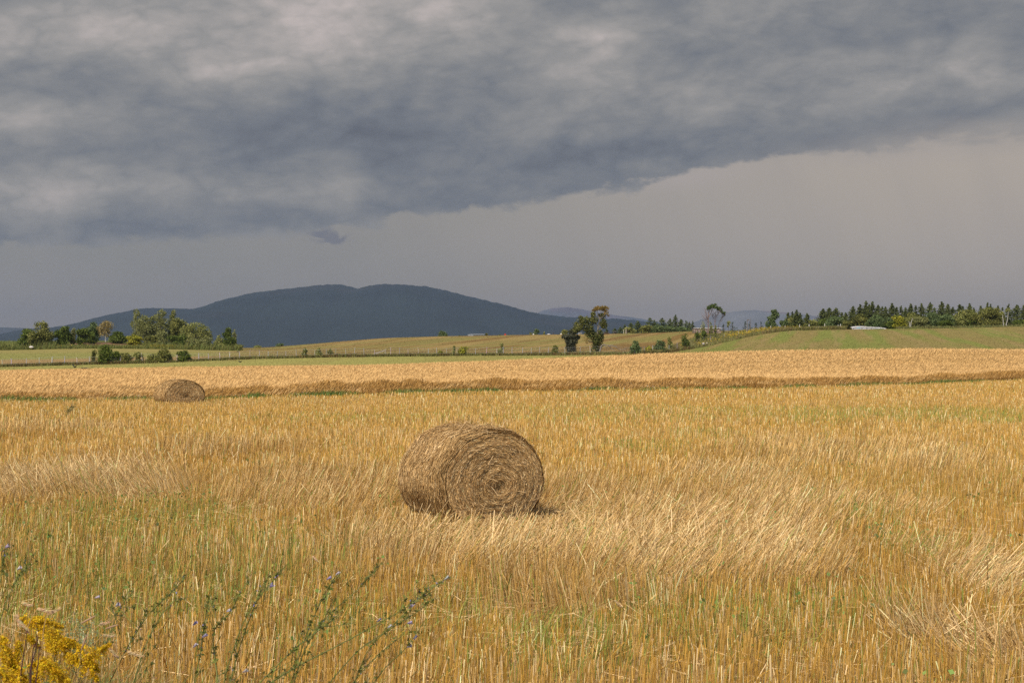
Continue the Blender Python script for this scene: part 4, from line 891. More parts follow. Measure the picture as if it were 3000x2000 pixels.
G3 = 'broadleaf trees in the long row'
for px, top, wd, cl, lab in [(2262, 906, 40, BG, None), (2328, 929, 32, SG, 'bright green round tree under the spruces left of the tall clump'), (2382, 936, 36, SG, 'pale tan-green bush between the two spruce groups'), (2300, 938, 30, BG, 'dark low bush left of the bright round tree'),
                             (2478, 939, 50, OL, 'olive low bush just left of the white shed roof'), (2520, 920, 50, OL, 'olive tree behind the hump of the white shed roof'), (2565, 922, 50, BG, 'green tree behind the right half of the white shed roof'), (2590, 925, 40, BG, 'dense dark tree right of the white shed roof'),
                             (2636, 925, 44, YG, 'yellow-green tree right of the white shed roof'), (2672, 915, 50, OL, 'olive-green tree above the forked white trunks'), (2700, 928, 44, PG_, 'pale green bush right of the forked white trunks'), (2735, 915, 50, BG, 'dark bushy tree under the tall wide spruce'), (2775, 920, 54, BG, 'deep green bushy tree in the row, left of the olive trees'),
                             (2815, 910, 50, SG, 'yellowish olive tree at the left of the broad olive group'), (2848, 905, 56, OL, 'broad olive tree, left of the two biggest'), (2895, 900, 62, OL, 'biggest broad olive-brown tree in the right of the row'), (2922, 908, 44, OL, 'olive tree just left of the single white trunks'), (2990, 935, 40, DG, 'dark low tree at the right edge'), (2992, 950, 30, SG, 'pale low bush at the right edge'), (2355, 945, 34, SG, 'low weedy bush below the small spruce group'), (2610, 940, 40, DG, 'dark undergrowth bush at the foot of the spruces right of the white roof'), (2760, 938, 60, DG, 'dark undergrowth bush at mid row'), (2830, 935, 60, DG, 'dark undergrowth bush below the yellowish olive tree'),
                             (3040, 915, 60, OL, 'olive tree beyond the right edge of the picture'), (2440, 925, 50, BG, 'green bush under the first tall spruce clump'), (2415, 935, 40, DG, 'dark bush at the left foot of the first tall clump')]:
    if lab is None: tree('bent_tree', px, 338, top, wd, 'lone wind-bent dark tree at the left start of the row', None, BG, lobes=[(.12, 0, .88, .2, .12), (.2, 0, .72, .28, .14), (0, 0, .58, .3, .16), (-.1, 0, .36, .36, .18), (.1, 0, .2, .3, .16), (.35, 0, .8, .12, .06)], n=1400, size=.27, sprays=40, lean=.03)
    else: tree('broadleaf_tree' if top < 930 else 'shrub', px, 347+rng.uniform(-3, 3), top, wd, lab, G3, cl, n=1500 if wd > 45 else 900, size=.28, cat='tree' if top < 930 else 'shrub', trunk=top < 930)
for px0, poly, lab in [(2667, [(2668, 960), (2669, 945), (2674, 932)], 'right stem of the forked white birch trunks'), (2664, [(2665, 960), (2665, 948), (2662, 940)], 'left stem of the forked white birch trunks'), (2940, [(2940, 958), (2939, 940), (2937, 922)], 'single white birch trunk, left of the pair near the right edge'), (2950, [(2948, 950), (2952, 935), (2954, 912)], 'bent white birch trunk, right of the pair near the right edge')]:
    Yb = 340.; p = pt(px0, Yb); t = thing('birch_tree', p, lab, 'tree', 'white birches in the row'); s_ = Yb/F; m = MB()
    tube(m, [((poly[0][0]-px0)*s_, 0, -.2)]+[((a-px0)*s_, 0, (HR-b)*s_+CH-p[2]) for a, b in poly], np.linspace(.11, .05, 4), BIRCH*.75, 6); m.build('trunk', M_BARK, t)
    m = MB(); lobes_cloud(m, [((poly[-1][0]-px0)*s_, .5, (HR-poly[-1][1])*s_+CH-p[2]+.3, .7, .7, .6)], 200, .25, *SG); m.build('crown', M_LEAF, t)
for px, Yb, top, wd, lab, cl in [(1297, 462, 967, 32, 'small dark bush on the skyline left of the grey flat building', BG), (820, 470, 1006, 26, 'low dark bush on the skyline at the left of the brown hill', BG), (1570, 462, 963, 18, 'dark bush on the skyline right of the red barn', BG), (1653, 460, 965, 24, 'bright green round bush on the skyline left of the maple', OL),
                                 (1346, 466, 982, 8, 'tiny bush on the skyline left of the grey building', BG), (1425, 464, 976, 9, 'tiny bush at the right end of the grey building', OL), (1555, 462, 973, 8, 'tiny pale bush on the skyline beside the dark one', SG), (1594, 462, 972, 6, 'tiny thin bush on the skyline left of the arched frame', SG), (1465, 462, 980, 8, 'speck of a bush just left of the red barn', BG), (755, 470, 1011, 24, 'low brown bush where the brown hill meets the mountain', SG)]:
    tree('bush', px, Yb, top, wd, lab, 'bushes on the brown hill skyline', cl, n=350 if wd > 12 else 90, size=.30, trunk=False, cat='bush')

# ------------------------------------------------------------------ fence
fence = thing('wire_fence', pt(700, 228), 'long wire fence on pale wooden posts beyond the grain', 'fence'); fo = np.array(fence.location)
POSTS = [7, 34, 76, 115, 152, 189, 226, 262, 295, 352, 418, 453, 485, 518, 583, 612, 644, 672, 702, 732, 760, 786, 812, 837, 868, 892, 922, 955, 984, 1013, 1038, 1067, 1097, 1128, 1144, 1170, 1196, 1226, 1254, 1280, 1308, 1338, 1393, 1425, 1455, 1475, 1500, 1531, 1556, 1581, 1606, 1655, 1700, 1730, 1860, 1889, 1911, 1960, 1984, 2017, 2082, 2122, 2163, 2188, 2224]
tops = []
for px in POSTS:
    Yp = float(verge_y(px))+(.5 if px < 1900 else 1.5 if px < 2030 else 22); X = (px-1500)/F*Yp; z = float(gz(X, Yp)); H = rng.uniform(1.15, 1.5)+(.25 if px in (189, 418, 1144, 2188) else 0)-(.2 if px > 2100 else 0)
    ln = {418: -.22, 189: .05}.get(px, rng.normal(0, .05)); m = MB(); r_ = rng.uniform(.05, .072)*(1.0 if px < 800 else .8)
    pc = vary([.44, .40, .37] if px < 700 else [.36, .32, .29], 1, .12)[0]
    tube(m, [(0, 0, -.2), (ln*.5, 0, H*.5), (ln, 0, H)], [r_, r_*.95, r_*.8], pc, 7); o = m.build('post', M_WOOD, fence); o.location = np.array([X, Yp, z])-fo
    tops.append(np.array([X+ln, Yp, z+H])); tops[-1] = (np.array([X, Yp, z]), H, ln)
for fr in (.92, .66, .40):
    m = MB(); P = [b+[ln*fr, -.07, H*fr] for b, H, ln in tops]; ribs = []
    tube(m, P, .012, np.array([.25, .24, .23]), 4)
    m.build('wire', M_PAINT, fence, origin=fo)
m = MB(); P = [b+[0, 0, H*.75] for b, H, ln in tops if -0.5 < 1]; a = pt(1095, 228.6); b = pt(1127, 228.6); tube(m, [a+[0, 0, .45], b+[0, 0, .95]], .05, np.array([.4, .36, .33]), 6)
m.build('fallen_rail', M_WOOD, fence, origin=fo)
fence2 = thing('post_line', pt(2400, 333), 'line of pale posts in front of the spruces on the right crest', 'fence'); fo2 = np.array(fence2.location)
for px in (2258, 2300, 2343, 2370, 2416, 2455, 2462):
    q = pt(px, 331); m = MB(); tube(m, [(0, 0, -.2), (rng.normal(0, .06), 0, rng.uniform(1.1, 1.6))], [.09, .075], np.array([.5, .46, .40]), 7); o = m.build('post', M_WOOD, fence2); o.location = q-fo2
m = MB(); tube(m, [pt(2370, 331)+[0, 0, .5], pt(2395, 331)+[0, 0, .75], pt(2416, 331)+[0, 0, .6]], .08, np.array([.42, .38, .34]), 6); m.build('rail', M_WOOD, fence2, origin=fo2)
# tall post with a bracket, dead spike
def slim(name, px, Yp, top, lab, cat, r=.09, arm=False, col=(.16, .14, .13)):
    p = pt(px, Yp); H = hgt(px, Yp, top); t = thing(name, p, lab, cat); m = MB(); tube(m, [(0, 0, -.2), (0.02, 0, H*.5), (0, 0, H)], [r, r*.9, r*.7], np.array(col), 7); m.build('pole', M_WOOD, t)
    if arm: m = MB(); box(m, (-.05, -.12, H-.12), (.45, .12, H+.12), np.array(col)*.8); m.build('bracket', M_PAINT, t)
slim('utility_post', 2189, 308, 937, 'dark tall post with a small head on the weedy crest', 'post', .10, True)
slim('dead_spike', 2198, 312, 929, 'thin dead spike of a tree on the weedy crest', 'dead tree', .05)
slim('pale_post', 1827, 458, 965, 'left of two pale posts by the dark log shed', 'post', .10, False, (.4, .36, .30)); slim('pale_post', 1834, 458, 963, 'right of two pale posts, next to the dark log shed', 'post', .13, False, (.46, .40, .32))

# ------------------------------------------------------------------ buildings and small things on the skyline
def place(px, Y): return pt(px, Y)
# long grey flat building
Yb = 520.; s_ = Yb/F; p = np.array([(1402-1500)*s_, Yb, CH+(HR-987)*s_]); t = thing('grey_building', p, 'low grey flat-roofed building on the brown hill skyline', 'building')
m = MB(); box(m, (-17*s_, 0, -3), (17*s_, 8, 7*s_), np.array([.34, .36, .38]), .25); m.build('wall', M_PAINT, t)
m = MB(); box(m, (-17.6*s_, -.3, 7*s_+.003), (17.6*s_, 8.3, 8.6*s_), np.array([.42, .42, .42]), .25); m.build('roof', M_PAINT, t)
m = MB()
for k in range(4): box(m, (-13*s_+k*7*s_, -.05, 2.5*s_), (-10*s_+k*7*s_, .02, 5*s_), np.array([.12, .13, .15]), .25)
m.build('window_band', M_PAINT, t)
# red barn with a gambrel end and a long low wing
p = np.array([(1480-1500)*s_, Yb, CH+(HR-985)*s_]); t = thing('red_barn', p, 'small bright red barn with a round-shouldered end and long low wing', 'barn'); red = np.array([.42, .025, .02]); m = MB()
prof = np.array([(-3.4, -3), (-3.4, 3), (-2.6, 6), (-1, 8.2), (.5, 8.4), (2.2, 6.6), (3.4, 4), (3.4, -3)])*s_; k = len(prof)
V = np.concatenate([np.stack([prof[:, 0], np.full(k, y_), prof[:, 1]], 1) for y_ in (0, 7.)]); m.add(V, [[i, (i+1) % k, k+(i+1) % k, k+i] for i in range(k)], red); m.f += [np.array([[0, 7, 6, 3]])+0, np.array([[0, 3, 2, 1]]), np.array([[3, 6, 5, 4]])]
m.build('barn_body', M_PAINT, t)
m = MB(); box(m, (3.4*s_+.003, .5, -3*s_), (14.5*s_, 6.5, 3.2*s_), red*.9); m.build('low_wing', M_PAINT, t)
m = MB(); box(m, (14.5*s_+.003, .3, -3*s_), (17.5*s_, 6.3, 3.0*s_), np.array([.62, .52, .50])); m.build('pale_end', M_PAINT, t)
# dark sheds near the middle spruces
def shed(px, Y, base, wpx, hpx, col, rcol, lab, name='dark_shed', cat='shed', door=True):
    s_ = Y/F; p = pt(px, Y); z0 = (HR-base)*s_+CH-p[2]; t = thing(name, p, lab, cat); a = wpx/2*s_; h = z0+hpx*s_
    m = MB(); box(m, (-a, 0, -.3), (a, 3.5, h), np.array(col)); m.build('wall', M_WOOD, t)
    m = MB(); V = np.array([(-a*1.08, -.4, h+.004), (a*1.08, -.4, h+.004), (a*1.08, 3.9, h+.004), (-a*1.08, 3.9, h+.004), (-a*1.08, 1.8, h+.35*hpx*s_), (a*1.08, 1.8, h+.35*hpx*s_)])
    m.add(V, [[0, 1, 5, 4], [2, 3, 4, 5], [3, 2, 1, 0]], rcol); m.add(V[[3, 0, 4]], [[0, 1, 2]], rcol); m.add(V[[1, 2, 5]], [[0, 1, 2]], rcol); m.build('roof', M_WOOD, t)
    if door: m = MB(); box(m, (-a*.25, -.03, -.2), (a*.15, -.003, h*.85), np.array(col)*.4); m.build('door', M_WOOD, t)
shed(1845, 459, 976, 17, 5, (.075, .05, .04), np.array([.13, .10, .09]), 'low dark brown log shed beside the pale posts')
shed(1802, 461, 976, 8, 4.5, (.09, .08, .07), np.array([.16, .15, .14]), 'smallest dark shed among the little spruces')
shed(1778, 461, 976, 14, 2.2, (.14, .10, .08), np.array([.24, .19, .16]), 'low brown shed half hidden behind the maple', door=False)
shed(1700, 461, 978, 8, 3.0, (.52, .50, .47), np.array([.58, .56, .54]), 'tiny white hut glimpsed left of the maple', 'white_hut', 'hut')
# arched metal frame
p = pt(1621, 458); s_ = 458/F; t = thing('arched_frame', p, 'dark hooped metal frame on the skyline right of the barn', 'frame'); m = MB(); a = np.linspace(0, math.pi, 9); b0 = (HR-979)*s_+CH-p[2]
for y_ in (0, 1.2): tube(m, np.stack([np.cos(a)*2.6*s_, np.full(9, y_), b0+np.sin(a)*5.0*s_], 1), .09, np.array([.05, .045, .045]), 5)
m.build('hoops', M_PAINT, t); m = MB(); box(m, (-2.6*s_, 0, b0-.6), (2.6*s_, 1.2, b0+.5*s_), np.array([.07, .06, .06])); m.build('base_bar', M_PAINT, t)
# timber stack with a pale sheet on top
Yt = 322.; p = pt(2072, Yt); s_ = Yt/F; t = thing('timber_stack', p, 'long stack of reddish cut timber under a pale sheet behind the windswept trees', 'timber stack'); m = MB()
zt = (HR-962)*s_+CH-p[2]
for k in range(4):
    for j in range(46):
        x = (-39+j*1.72+rng.uniform(-.3, .3))*s_; r_ = .13*rng.uniform(.8, 1.2); zz = zt-.15-k*.26
        tube(m, [(x, -.3+rng.uniform(-.1, .1), zz), (x, 2.2, zz)], r_, vary([.18, .14, .115], 1, .3)[0], 6)
        a_ = np.arange(6)*1.047; V = np.concatenate([[[x, -.36, zz]], np.stack([x+np.cos(a_)*r_*.95, np.full(6, -.34), zz+np.sin(a_)*r_*.95], 1)]); m.add(V, [[0, q+1, (q+1) % 6+1] for q in range(6)], vary([.27, .20, .165], 1, .35)[0])
m.build('logs', M_WOOD, t)
m = MB(); xs = np.linspace(-41, 41, 34)*s_; yv = np.array([-.5, .3, 1.2, 2.4]); GX, GY = np.meshgrid(xs, yv); GZ = zt+.08+.10*(fbm(GX*1.2, GY, 3)-.3); V = np.concatenate([np.stack([GX, GY, GZ], -1).reshape(-1, 3), np.stack([GX, GY, GZ-.09], -1).reshape(-1, 3)])
i_ = (np.arange(3)[:, None]*34+np.arange(33)[None]).ravel(); qd = np.stack([i_, i_+1, i_+35, i_+34], 1); m.add(V, np.concatenate([qd, qd+136, np.stack([np.arange(33), np.arange(33)+1, np.arange(33)+137, np.arange(33)+136], 1)]), np.array([.74, .68, .62])); m.build('cover_sheet', M_PAINT, t)
# white-roofed long shed
Yt = 337.; p = pt(2546, Yt); s_ = Yt/F; zb = (HR-963)*s_+CH-p[2]; t = thing('white_roofed_shed', p, 'long low shed with humped white roof sunk behind the right crest', 'shed'); m = MB()
xs = np.linspace(-50, 50, 60); hr = np.interp(xs, [-50, -42, -30, -10, 0, 20, 38, 50], [5.2, 7.0, 8.2, 8.0, 6.6, 5.5, 4.6, 2.6]); hr = hr+.25*np.sin(xs*.8)*(xs > -12)
P0 = np.stack([xs*s_, 0*xs-.2, zb+(hr-1.9)*s_], 1); P1 = np.stack([xs*s_, 0*xs+1.6, zb+hr*s_], 1); P2 = np.stack([xs*s_, 0*xs+4.2, zb+(hr-1.5)*s_], 1); k = 60; V = np.concatenate([P0, P1, P2, P0-[0, 0, .10]]); i_ = np.arange(59)
m.add(V, np.concatenate([np.stack([i_, i_+1, i_+k+1, i_+k], 1), np.stack([i_+k, i_+k+1, i_+2*k+1, i_+2*k], 1), np.stack([i_+3*k, i_+3*k+1, i_+1, i_], 1)]), np.array([.58, .56, .54])); m.build('roof', M_PAINT, t)
m = MB(); V = np.concatenate([P0+[0, .12, -.10], np.stack([xs*s_, 0*xs-.08, np.full(60, -.6)], 1)]); m.add(V, np.stack([i_, i_+1, i_+k+1, i_+k], 1), np.array([.42, .41, .42])); m.build('wall', M_PAINT, t)
m = MB(); box(m, (-37*s_, -.16, zb+2.6*s_), (-26*s_, -.10, zb+5.2*s_), np.array([.22, .50, .66])); m.build('blue_window', M_PAINT, t)
m = MB()
for xx in (-47, -22, -8, 6, 20): box(m, (xx*s_, -.17, zb-.5), ((xx+1.3)*s_, -.11, zb+4.6*s_), np.array([.10, .11, .14]))
m.build('wall_posts', M_PAINT, t)
# boulders and pale objects
def boulder(px, Y, row, wpx, hpx, lab, col, seed):
    s_ = Y/F; p = pt(px, Y); r = np.random.default_rng(seed); m = MB(); A, B = np.meshgrid(np.linspace(0, 2*math.pi, 17), np.linspace(-.5*math.pi, .5*math.pi, 9)); n_ = 1+.28*(fbm(np.cos(A)*2+seed, np.sin(A)*2+B*1.6, seed, 3)-.5)
    V = np.stack([np.cos(A)*np.cos(B)*wpx/2*s_*n_, np.sin(A)*np.cos(B)*wpx/2.4*s_*n_, np.sin(B)*hpx*.62*s_*n_+hpx*.30*s_], -1).reshape(-1, 3); i_ = (np.arange(8)[:, None]*17+np.arange(16)[None]).ravel()
    m.add(V, np.stack([i_, i_+1, i_+18, i_+17], 1), np.array(col)); zz = (HR-row)*s_+CH; o = m.build('boulder', M_STONE, None, smooth=False); o.location = (p[0], p[1], min(float(p[2])+.45, zz)); tag(o, lab, 'boulder', 'pale boulders'); return o
boulder(2061, float(verge_y(2061))+1.0, 1000, 8, 6, 'pale pointed boulder in the weeds of the hill slope', (.36, .31, .26), 3)
boulder(2071, float(verge_y(2071))+1.5, 1001, 6, 4, 'smaller tan boulder right of the pale pointed one', (.36, .30, .2), 6)
boulder(92, 327, 1012, 13, 6, 'whitish boulder under the big round olive tree at the left', (.55, .50, .44), 4)
boulder(1563, 460, 979, 4.5, 4, 'white rock at the foot of the dark skyline bush', (.62, .58, .52), 9)
boulder(1644, 459, 979, 5, 3, 'white rock left of the bright skyline bush', (.62, .58, .52), 12)
boulder(1608, 459, 979, 9, 2.5, 'flat white rock left of the arched frame', (.58, .54, .5), 14)

# ------------------------------------------------------------------ crows
def crow(px, Y, row, span, heading, lab, up=.5, perched=False):
    s_ = Y/F; loc = ((px-1500)*s_, Y, CH+(HR-row)*s_); t = thing('crow', loc, lab, 'bird', 'crows over the fields'); blk = np.array([.018, .018, .02])
    m = MB(); tube(m, [(-.24, 0, .0), (-.12, 0, .01), (.0, 0, .0), (.12, 0, .02), (.19, 0, .04), (.25, 0, .04), (.31, 0, .03)], [.02, .05, .075, .065, .045, .045, .008], blk, 8)
    V = np.array([(-.20, -.03, 0), (-.20, .03, 0), (-.42, .08, -.01), (-.44, 0, 0), (-.42, -.08, -.01), (-.2, 0, .015)]); m.add(V, [[0, 4, 3, 5], [5, 3, 2, 1]], blk); m.build('body', M_FEATHER, t)
    for sd in (-1, 1):
        m = MB(); xs = np.linspace(0, 1, 6); ch = np.array([.20, .22, .20, .17, .12, .04]); y = sd*(.04+xs*span/2*(1 if not perched else .25)); z = np.sin(xs*2.0)*up*span*.32*(1 if not perched else -.2)
        x0 = .08-.06*xs**2*(1 if not perched else 2); V = np.concatenate([np.stack([x0, y, z+.012], 1), np.stack([x0-ch, y, z-.01], 1), np.stack([x0-ch*.4, y, z+.025], 1)])
        i_ = np.arange(5); m.add(V, np.concatenate([np.stack([i_, i_+1, i_+13, i_+12], 1), np.stack([i_+12, i_+13, i_+7, i_+6], 1), np.stack([i_+6, i_+7, i_+1, i_], 1)]), blk); m.build('wing', M_FEATHER, t)
    t.rotation_euler = (0, 0, heading); return t
crow(220, 172, 1075, 1.0, R(70), 'large black crow flapping low over the left edge of the grain', 1.0)
crow(492, 205, 1061, .7, R(100), 'small crow low over the pale strip below the domed bush', .6)
crow(704, 200, 1060, .8, R(60), 'lone crow gliding over the pale strip at the left of the brown hill', .7)
crow(698, 227.6, 1030, .6, R(160), 'crow perched on a fence post below the mountain', .3, True)
crow(243, 174, 1079, .8, R(10), 'crow half hidden by the grain, just right of the flapping one', .15)
crow(255, 175, 1079, .7, R(170), 'second half-hidden crow, farther right of the flapping one', .1)

# ------------------------------------------------------------------ foreground plants
def W3(px, row, Y): return np.array([(px-1500)/F*Y, Y, CH+(HR-row)/F*Y])
def chic(stems, Yc, lab, seed, flowers=()):
    global rng
    rng = np.random.default_rng(seed); b0 = W3(stems[0][0][0], stems[0][0][1], Yc); org = np.array([b0[0]-.12, Yc, float(gz(b0[0], Yc))]); t = thing('chicory_plant', org, lab, 'wildflower', 'chicory plants in the near left corner')
    ms, ml, mf, mbud = MB(), MB(), [], MB(); sc = np.array([.17, .19, .055])
    def tw(P, r0, depth):
        P = np.array(P); K = len(P); tube(ms, P-org, np.linspace(r0, r0*.45, K), sc*rng.uniform(.8, 1.2), 5)
        seg = np.linalg.norm(np.diff(P, axis=0), axis=1).sum(); nn = int(seg/(.045 if depth else .055))
        for j in range(nn):
            u = rng.uniform(.12, 1); q = np.array([np.interp(u*(K-1), range(K), P[:, i]) for i in range(3)]); T = unit(P[-1]-P[0])
            # bracts and buds sit close on the stem
            k = rng.integers(2, 5); Cn = q-org+rng.normal(0, .006, (k, 3)); quads(ml, Cn, rng.uniform(.012, .028, k), vary([.17, .18, .04], k, .3), 0, .45)
            if rng.random() < .5: quads(ml, (q-org+rng.normal(0, .006, (2, 3))), rng.uniform(.007, .012, 2), vary([.13, .12, .06] if rng.random() < .75 else [.20, .17, .34], 2, .2), 0, .7)
            if depth == 0 and rng.random() < .5 and u > .15:
                d = unit(T+np.array([rng.normal(0, .35), rng.normal(0, .35), rng.normal(0.1, .35)])); L = rng.uniform(.05, .22)*(1.1-u*.6)
                tw([q, q+d*L*.5, q+d*L+[.02, 0, .01]], r0*.5, 1)
    for s in stems:
        P = [W3(a, b, Yc+rng.uniform(-.15, .15)+.0*i) for i, (a, b) in enumerate(s)]
        Y0 = P[0][1]; foot = org+[rng.uniform(-.05, .05), rng.uniform(-.05, .05), 0]; P = [foot, foot*.45+P[0]*.55+[-.01, 0, .02]]+P if P[0][2] > .15 else P
        # refine
        P = np.array(P); kk = np.linspace(0, len(P)-1, len(P)*3); P = np.stack([np.interp(kk, range(len(P)), P[:, i]) for i in range(3)], 1)
        P[1:-1] = (P[:-2]+P[1:-1]*2+P[2:])/4; tw(P, .0036, 0)
    ms.build('stem', M_GREEN, t); ml.build('bracts_and_buds', M_GREEN, t);
    for (a, b) in flowers[:max(2, len(flowers)*3//5)]:
        q = W3(a, b, Yc)-org; m = MB(); n = 14; k = 3; ph = rng.uniform(0, 6.28, n); ax = unit(np.array([.8, -.1, .5])+rng.normal(0, .25, 3)); u_ = unit(np.cross(ax, [0, 1, .2])); v_ = np.cross(ax, u_)
        op = rng.uniform(.25, .6); tt = np.linspace(0, 1, k)[None, :, None]; dd = (np.cos(ph)[:, None]*u_+np.sin(ph)[:, None]*v_)[:, None]
        P = q+ax*.027*tt*(1-.1*tt)+dd*op*.019*tt**.8; ribbons(m, P, unit(np.cross(dd[:, 0], ax)), np.array([.004, .008, .005])[None], vary([.42, .38, .52] if rng.random() < .5 else [.60, .55, .58], n, .12)); m.build('flower', M_FLOWER, t)
chic([[(850, 2040), (890, 1900), (960, 1800), (1040, 1735), (1100, 1670)], [(640, 2040), (700, 1850), (740, 1770), (800, 1700), (842, 1650)], [(845, 2020), (900, 1850), (940, 1760), (983, 1686)]], 6.4, 'chicory with three long stems and the highest pair of pale flowers', 201, [(957, 1697), (983, 1684), (790, 1720), (836, 1958), (889, 1969), (915, 1960)])
chic([[(700, 2060), (870, 1950), (1000, 1885), (1100, 1830), (1190, 1780), (1250, 1735), (1300, 1697)], [(720, 2040), (860, 1900), (930, 1850), (990, 1800)]], 6.1, 'chicory whose longest stem reaches right to a lone pale blue flower', 202, [(1302, 1697), (1197, 1782), (917, 1909)])
chic([[(1020, 2050), (1075, 1900), (1140, 1840), (1180, 1800)], [(930, 2040), (1050, 1900), (1130, 1850), (1240, 1780), (1260, 1760)], [(1060, 2050), (1130, 1950), (1190, 1900), (1250, 1810)], [(1000, 2040), (1100, 1920), (1180, 1860)]], 6.8, 'bushiest chicory, rightmost of the group, with dense green twigs', 203, [(1105, 1820), (1135, 1838), (1193, 1825), (1212, 1872), (1192, 1895), (1010, 1988), (1085, 1975), (1085, 1890), (1195, 1830)])
chic([[(645, 2040), (625, 1900), (624, 1840), (680, 1790), (700, 1735), (730, 1700)], [(660, 2050), (700, 1900), (735, 1800), (760, 1740)], [(560, 2040), (590, 1900), (600, 1800), (640, 1740)]], 6.0, 'chicory with a crooked stem bending back near its foot', 204, [(663, 1790), (565, 1830), (592, 1866), (565, 1896), (710, 1968), (717, 1797), (494, 1881), (480, 1906), (682, 1730)])
chic([[(300, 2040), (380, 1880), (440, 1790), (520, 1720), (545, 1680)], [(380, 2040), (420, 1900), (470, 1800), (520, 1750)], [(250, 2040), (320, 1860), (350, 1780), (390, 1730)]], 6.6, 'thin chicory standing right of the yellow goldenrod', 205, [(278, 1750), (338, 1775), (290, 1963), (405, 1735)])
chic([[(-60, 1900), (-10, 1760), (8, 1660), (14, 1604)], [(-40, 1950), (20, 1750), (60, 1680), (110, 1640)]], 6.9, 'chicory at the left edge with one violet flower', 206, [(14, 1604), (50, 1668)])
rng = np.random.default_rng(909)
def golden(Yg, stem, plumes, lab):
    a0, b0 = stem; q = W3(a0, b0, Yg); org = np.array([q[0]-.08, Yg, float(gz(q[0], Yg))]); t = thing('goldenrod_plant', org, lab, 'wildflower', 'goldenrod in the near left corner')
    m = MB(); P = [org, org*.5+q*.5+[-.015, 0, 0], q]; tube(m, np.array(P)-org, [.004, .003, .002], np.array([.16, .14, .05]), 5); mlf = MB()
    nl = 42; u = rng.uniform(.1, .95, nl); A = org+(q-org)*u[:, None]-org; a = rng.uniform(0, 6.28, nl); L = rng.uniform(.05, .10, nl)
    d = np.stack([np.cos(a)*.9, np.sin(a)*.9, rng.uniform(.1, .6, nl)], 1); tt = np.linspace(0, 1, 4)[None, :, None]
    Pl = A[:, None]+d[:, None]*L[:, None, None]*tt-np.array([0, 0, 1.])*L[:, None, None]*.5*tt**2; ribbons(mlf, Pl, unit(np.cross(d, [0, 0, 1.])+rng.normal(0, .2, (nl, 3))), np.array([.004, .012, .009, .001])[None], vary([.12, .18, .035], nl, .25))
    for (px, row, ln, ang, hw) in plumes:
        mp_ = MB(); e = W3(px, row, Yg+rng.uniform(-.08, .08)); dx = math.cos(R(ang)); dz_ = math.sin(R(ang)); L = ln/F*Yg; s = e-np.array([dx, 0, dz_])*L*.5
        tube(m, np.array([q-[0, 0, .02], (q+s)/2, s, e])-org, .0014, np.array([.16, .15, .05]), 4)
        nb = 62
        for j in range(nb):
            u = rng.random(); c0 = s+np.array([dx, 0, dz_])*L*u; side = rng.normal(0, 1, 3); side = unit(side-np.array([dx, 0, dz_])*side.dot([dx, 0, dz_])); bl = hw/F*Yg*(1.05-u)*rng.uniform(.5, 1.2)
            c1 = c0+side*bl+np.array([dx, 0, dz_])*bl*.6; k = 24; uu = rng.random(k)[:, None]; C = c0*(1-uu)+c1*uu; C[:, 2] -= (uu[:, 0]**2)*bl*.35; C += rng.normal(0, .0028, (k, 3)); C[:, 2] += .002
            quads(mp_, C-org, rng.uniform(.004, .009, k), vary([.70, .47, .02] if rng.random() < .75 else [.50, .34, .03], k, .15), 0, .8)
        mp_.build('flower_plume', M_FLOWER, t)
    m.build('stem', M_GREEN, t); mlf.build('leaves', M_GREEN, t)
golden(5.9, (110, 1880), [(95, 1820, 90, 0, 30), (140, 1822, 90, -20, 40), (130, 1848, 80, -40, 38)], 'goldenrod with the highest yellow plume, above dark bare stems')
golden(5.7, (170, 1960), [(172, 1868, 90, -40, 40), (185, 1900, 100, -55, 42), (150, 1890, 60, -60, 30), (215, 1885, 60, -30, 22)], 'goldenrod with the broad drooping plume in the middle of the cluster')
golden(5.6, (240, 1995), [(255, 1925, 110, -50, 45), (285, 1910, 90, 30, 38), (262, 1955, 90, -60, 42), (215, 1930, 60, -30, 26)], 'goldenrod at the right end of the cluster, its plumes deeper gold')
golden(5.3, (15, 1990), [(15, 1905, 90, -75, 26), (25, 1935, 90, -70, 34), (45, 1925, 80, 75, 20)], 'goldenrod at the picture edge with narrow upright plumes')
golden(5.2, (60, 2040), [(50, 1965, 100, -50, 40), (20, 1985, 100, -30, 36), (70, 1990, 80, -60, 30)], 'lowest goldenrod in the bottom corner')
golden(5.3, (150, 2040), [(140, 1950, 90, -30, 40), (165, 1975, 100, -55, 44), (190, 1990, 90, -50, 34), (115, 1970, 70, 60, 26)], 'goldenrod with bright plumes at the bottom, under the dark bare stems')
golden(5.5, (90, 1990), [(95, 1878, 50, -40, 12), (60, 1900, 46, -70, 9), (110, 1945, 70, 10, 22)], 'sparse goldenrod with thin yellow wisps between the fuller ones')
# bare dark stems
for px0, r0, px1, r1, lab in [(62, 1960, 79, 1848, 'leftmost dark bare stem over the goldenrod'), (88, 1965, 99, 1888, 'second dark bare stem over the goldenrod'), (92, 1950, 112, 1864, 'tallest slanting dark bare stem over the goldenrod'), (106, 1985, 116, 1895, 'rightmost dark bare stem over the goldenrod')]:
    a = W3(px0, r0, 5.15); b = W3(px1, r1, 5.15); d = (a-b)/(a-b)[2]; foot = b-d*(b[2]); foot = np.array([a[0]-.03, 5.15, 0.0]); t = thing('bare_stem', foot, lab, 'dry stem', 'dark bare stems over the goldenrod'); m = MB(); tube(m, np.array([foot, a, (a+b)/2+[.001, 0, 0], b])-foot, [.0030, .0026, .0022, .0018], np.array([.07, .035, .03]), 6); m.build('stalk', M_BARK, t)
    m = MB(); quads(m, np.tile(b-foot, (10, 1))+rng.normal(0, .0035, (10, 3)), .009, vary([.10, .05, .03], 10, .3)); m.build('seed_head', M_BARK, t)
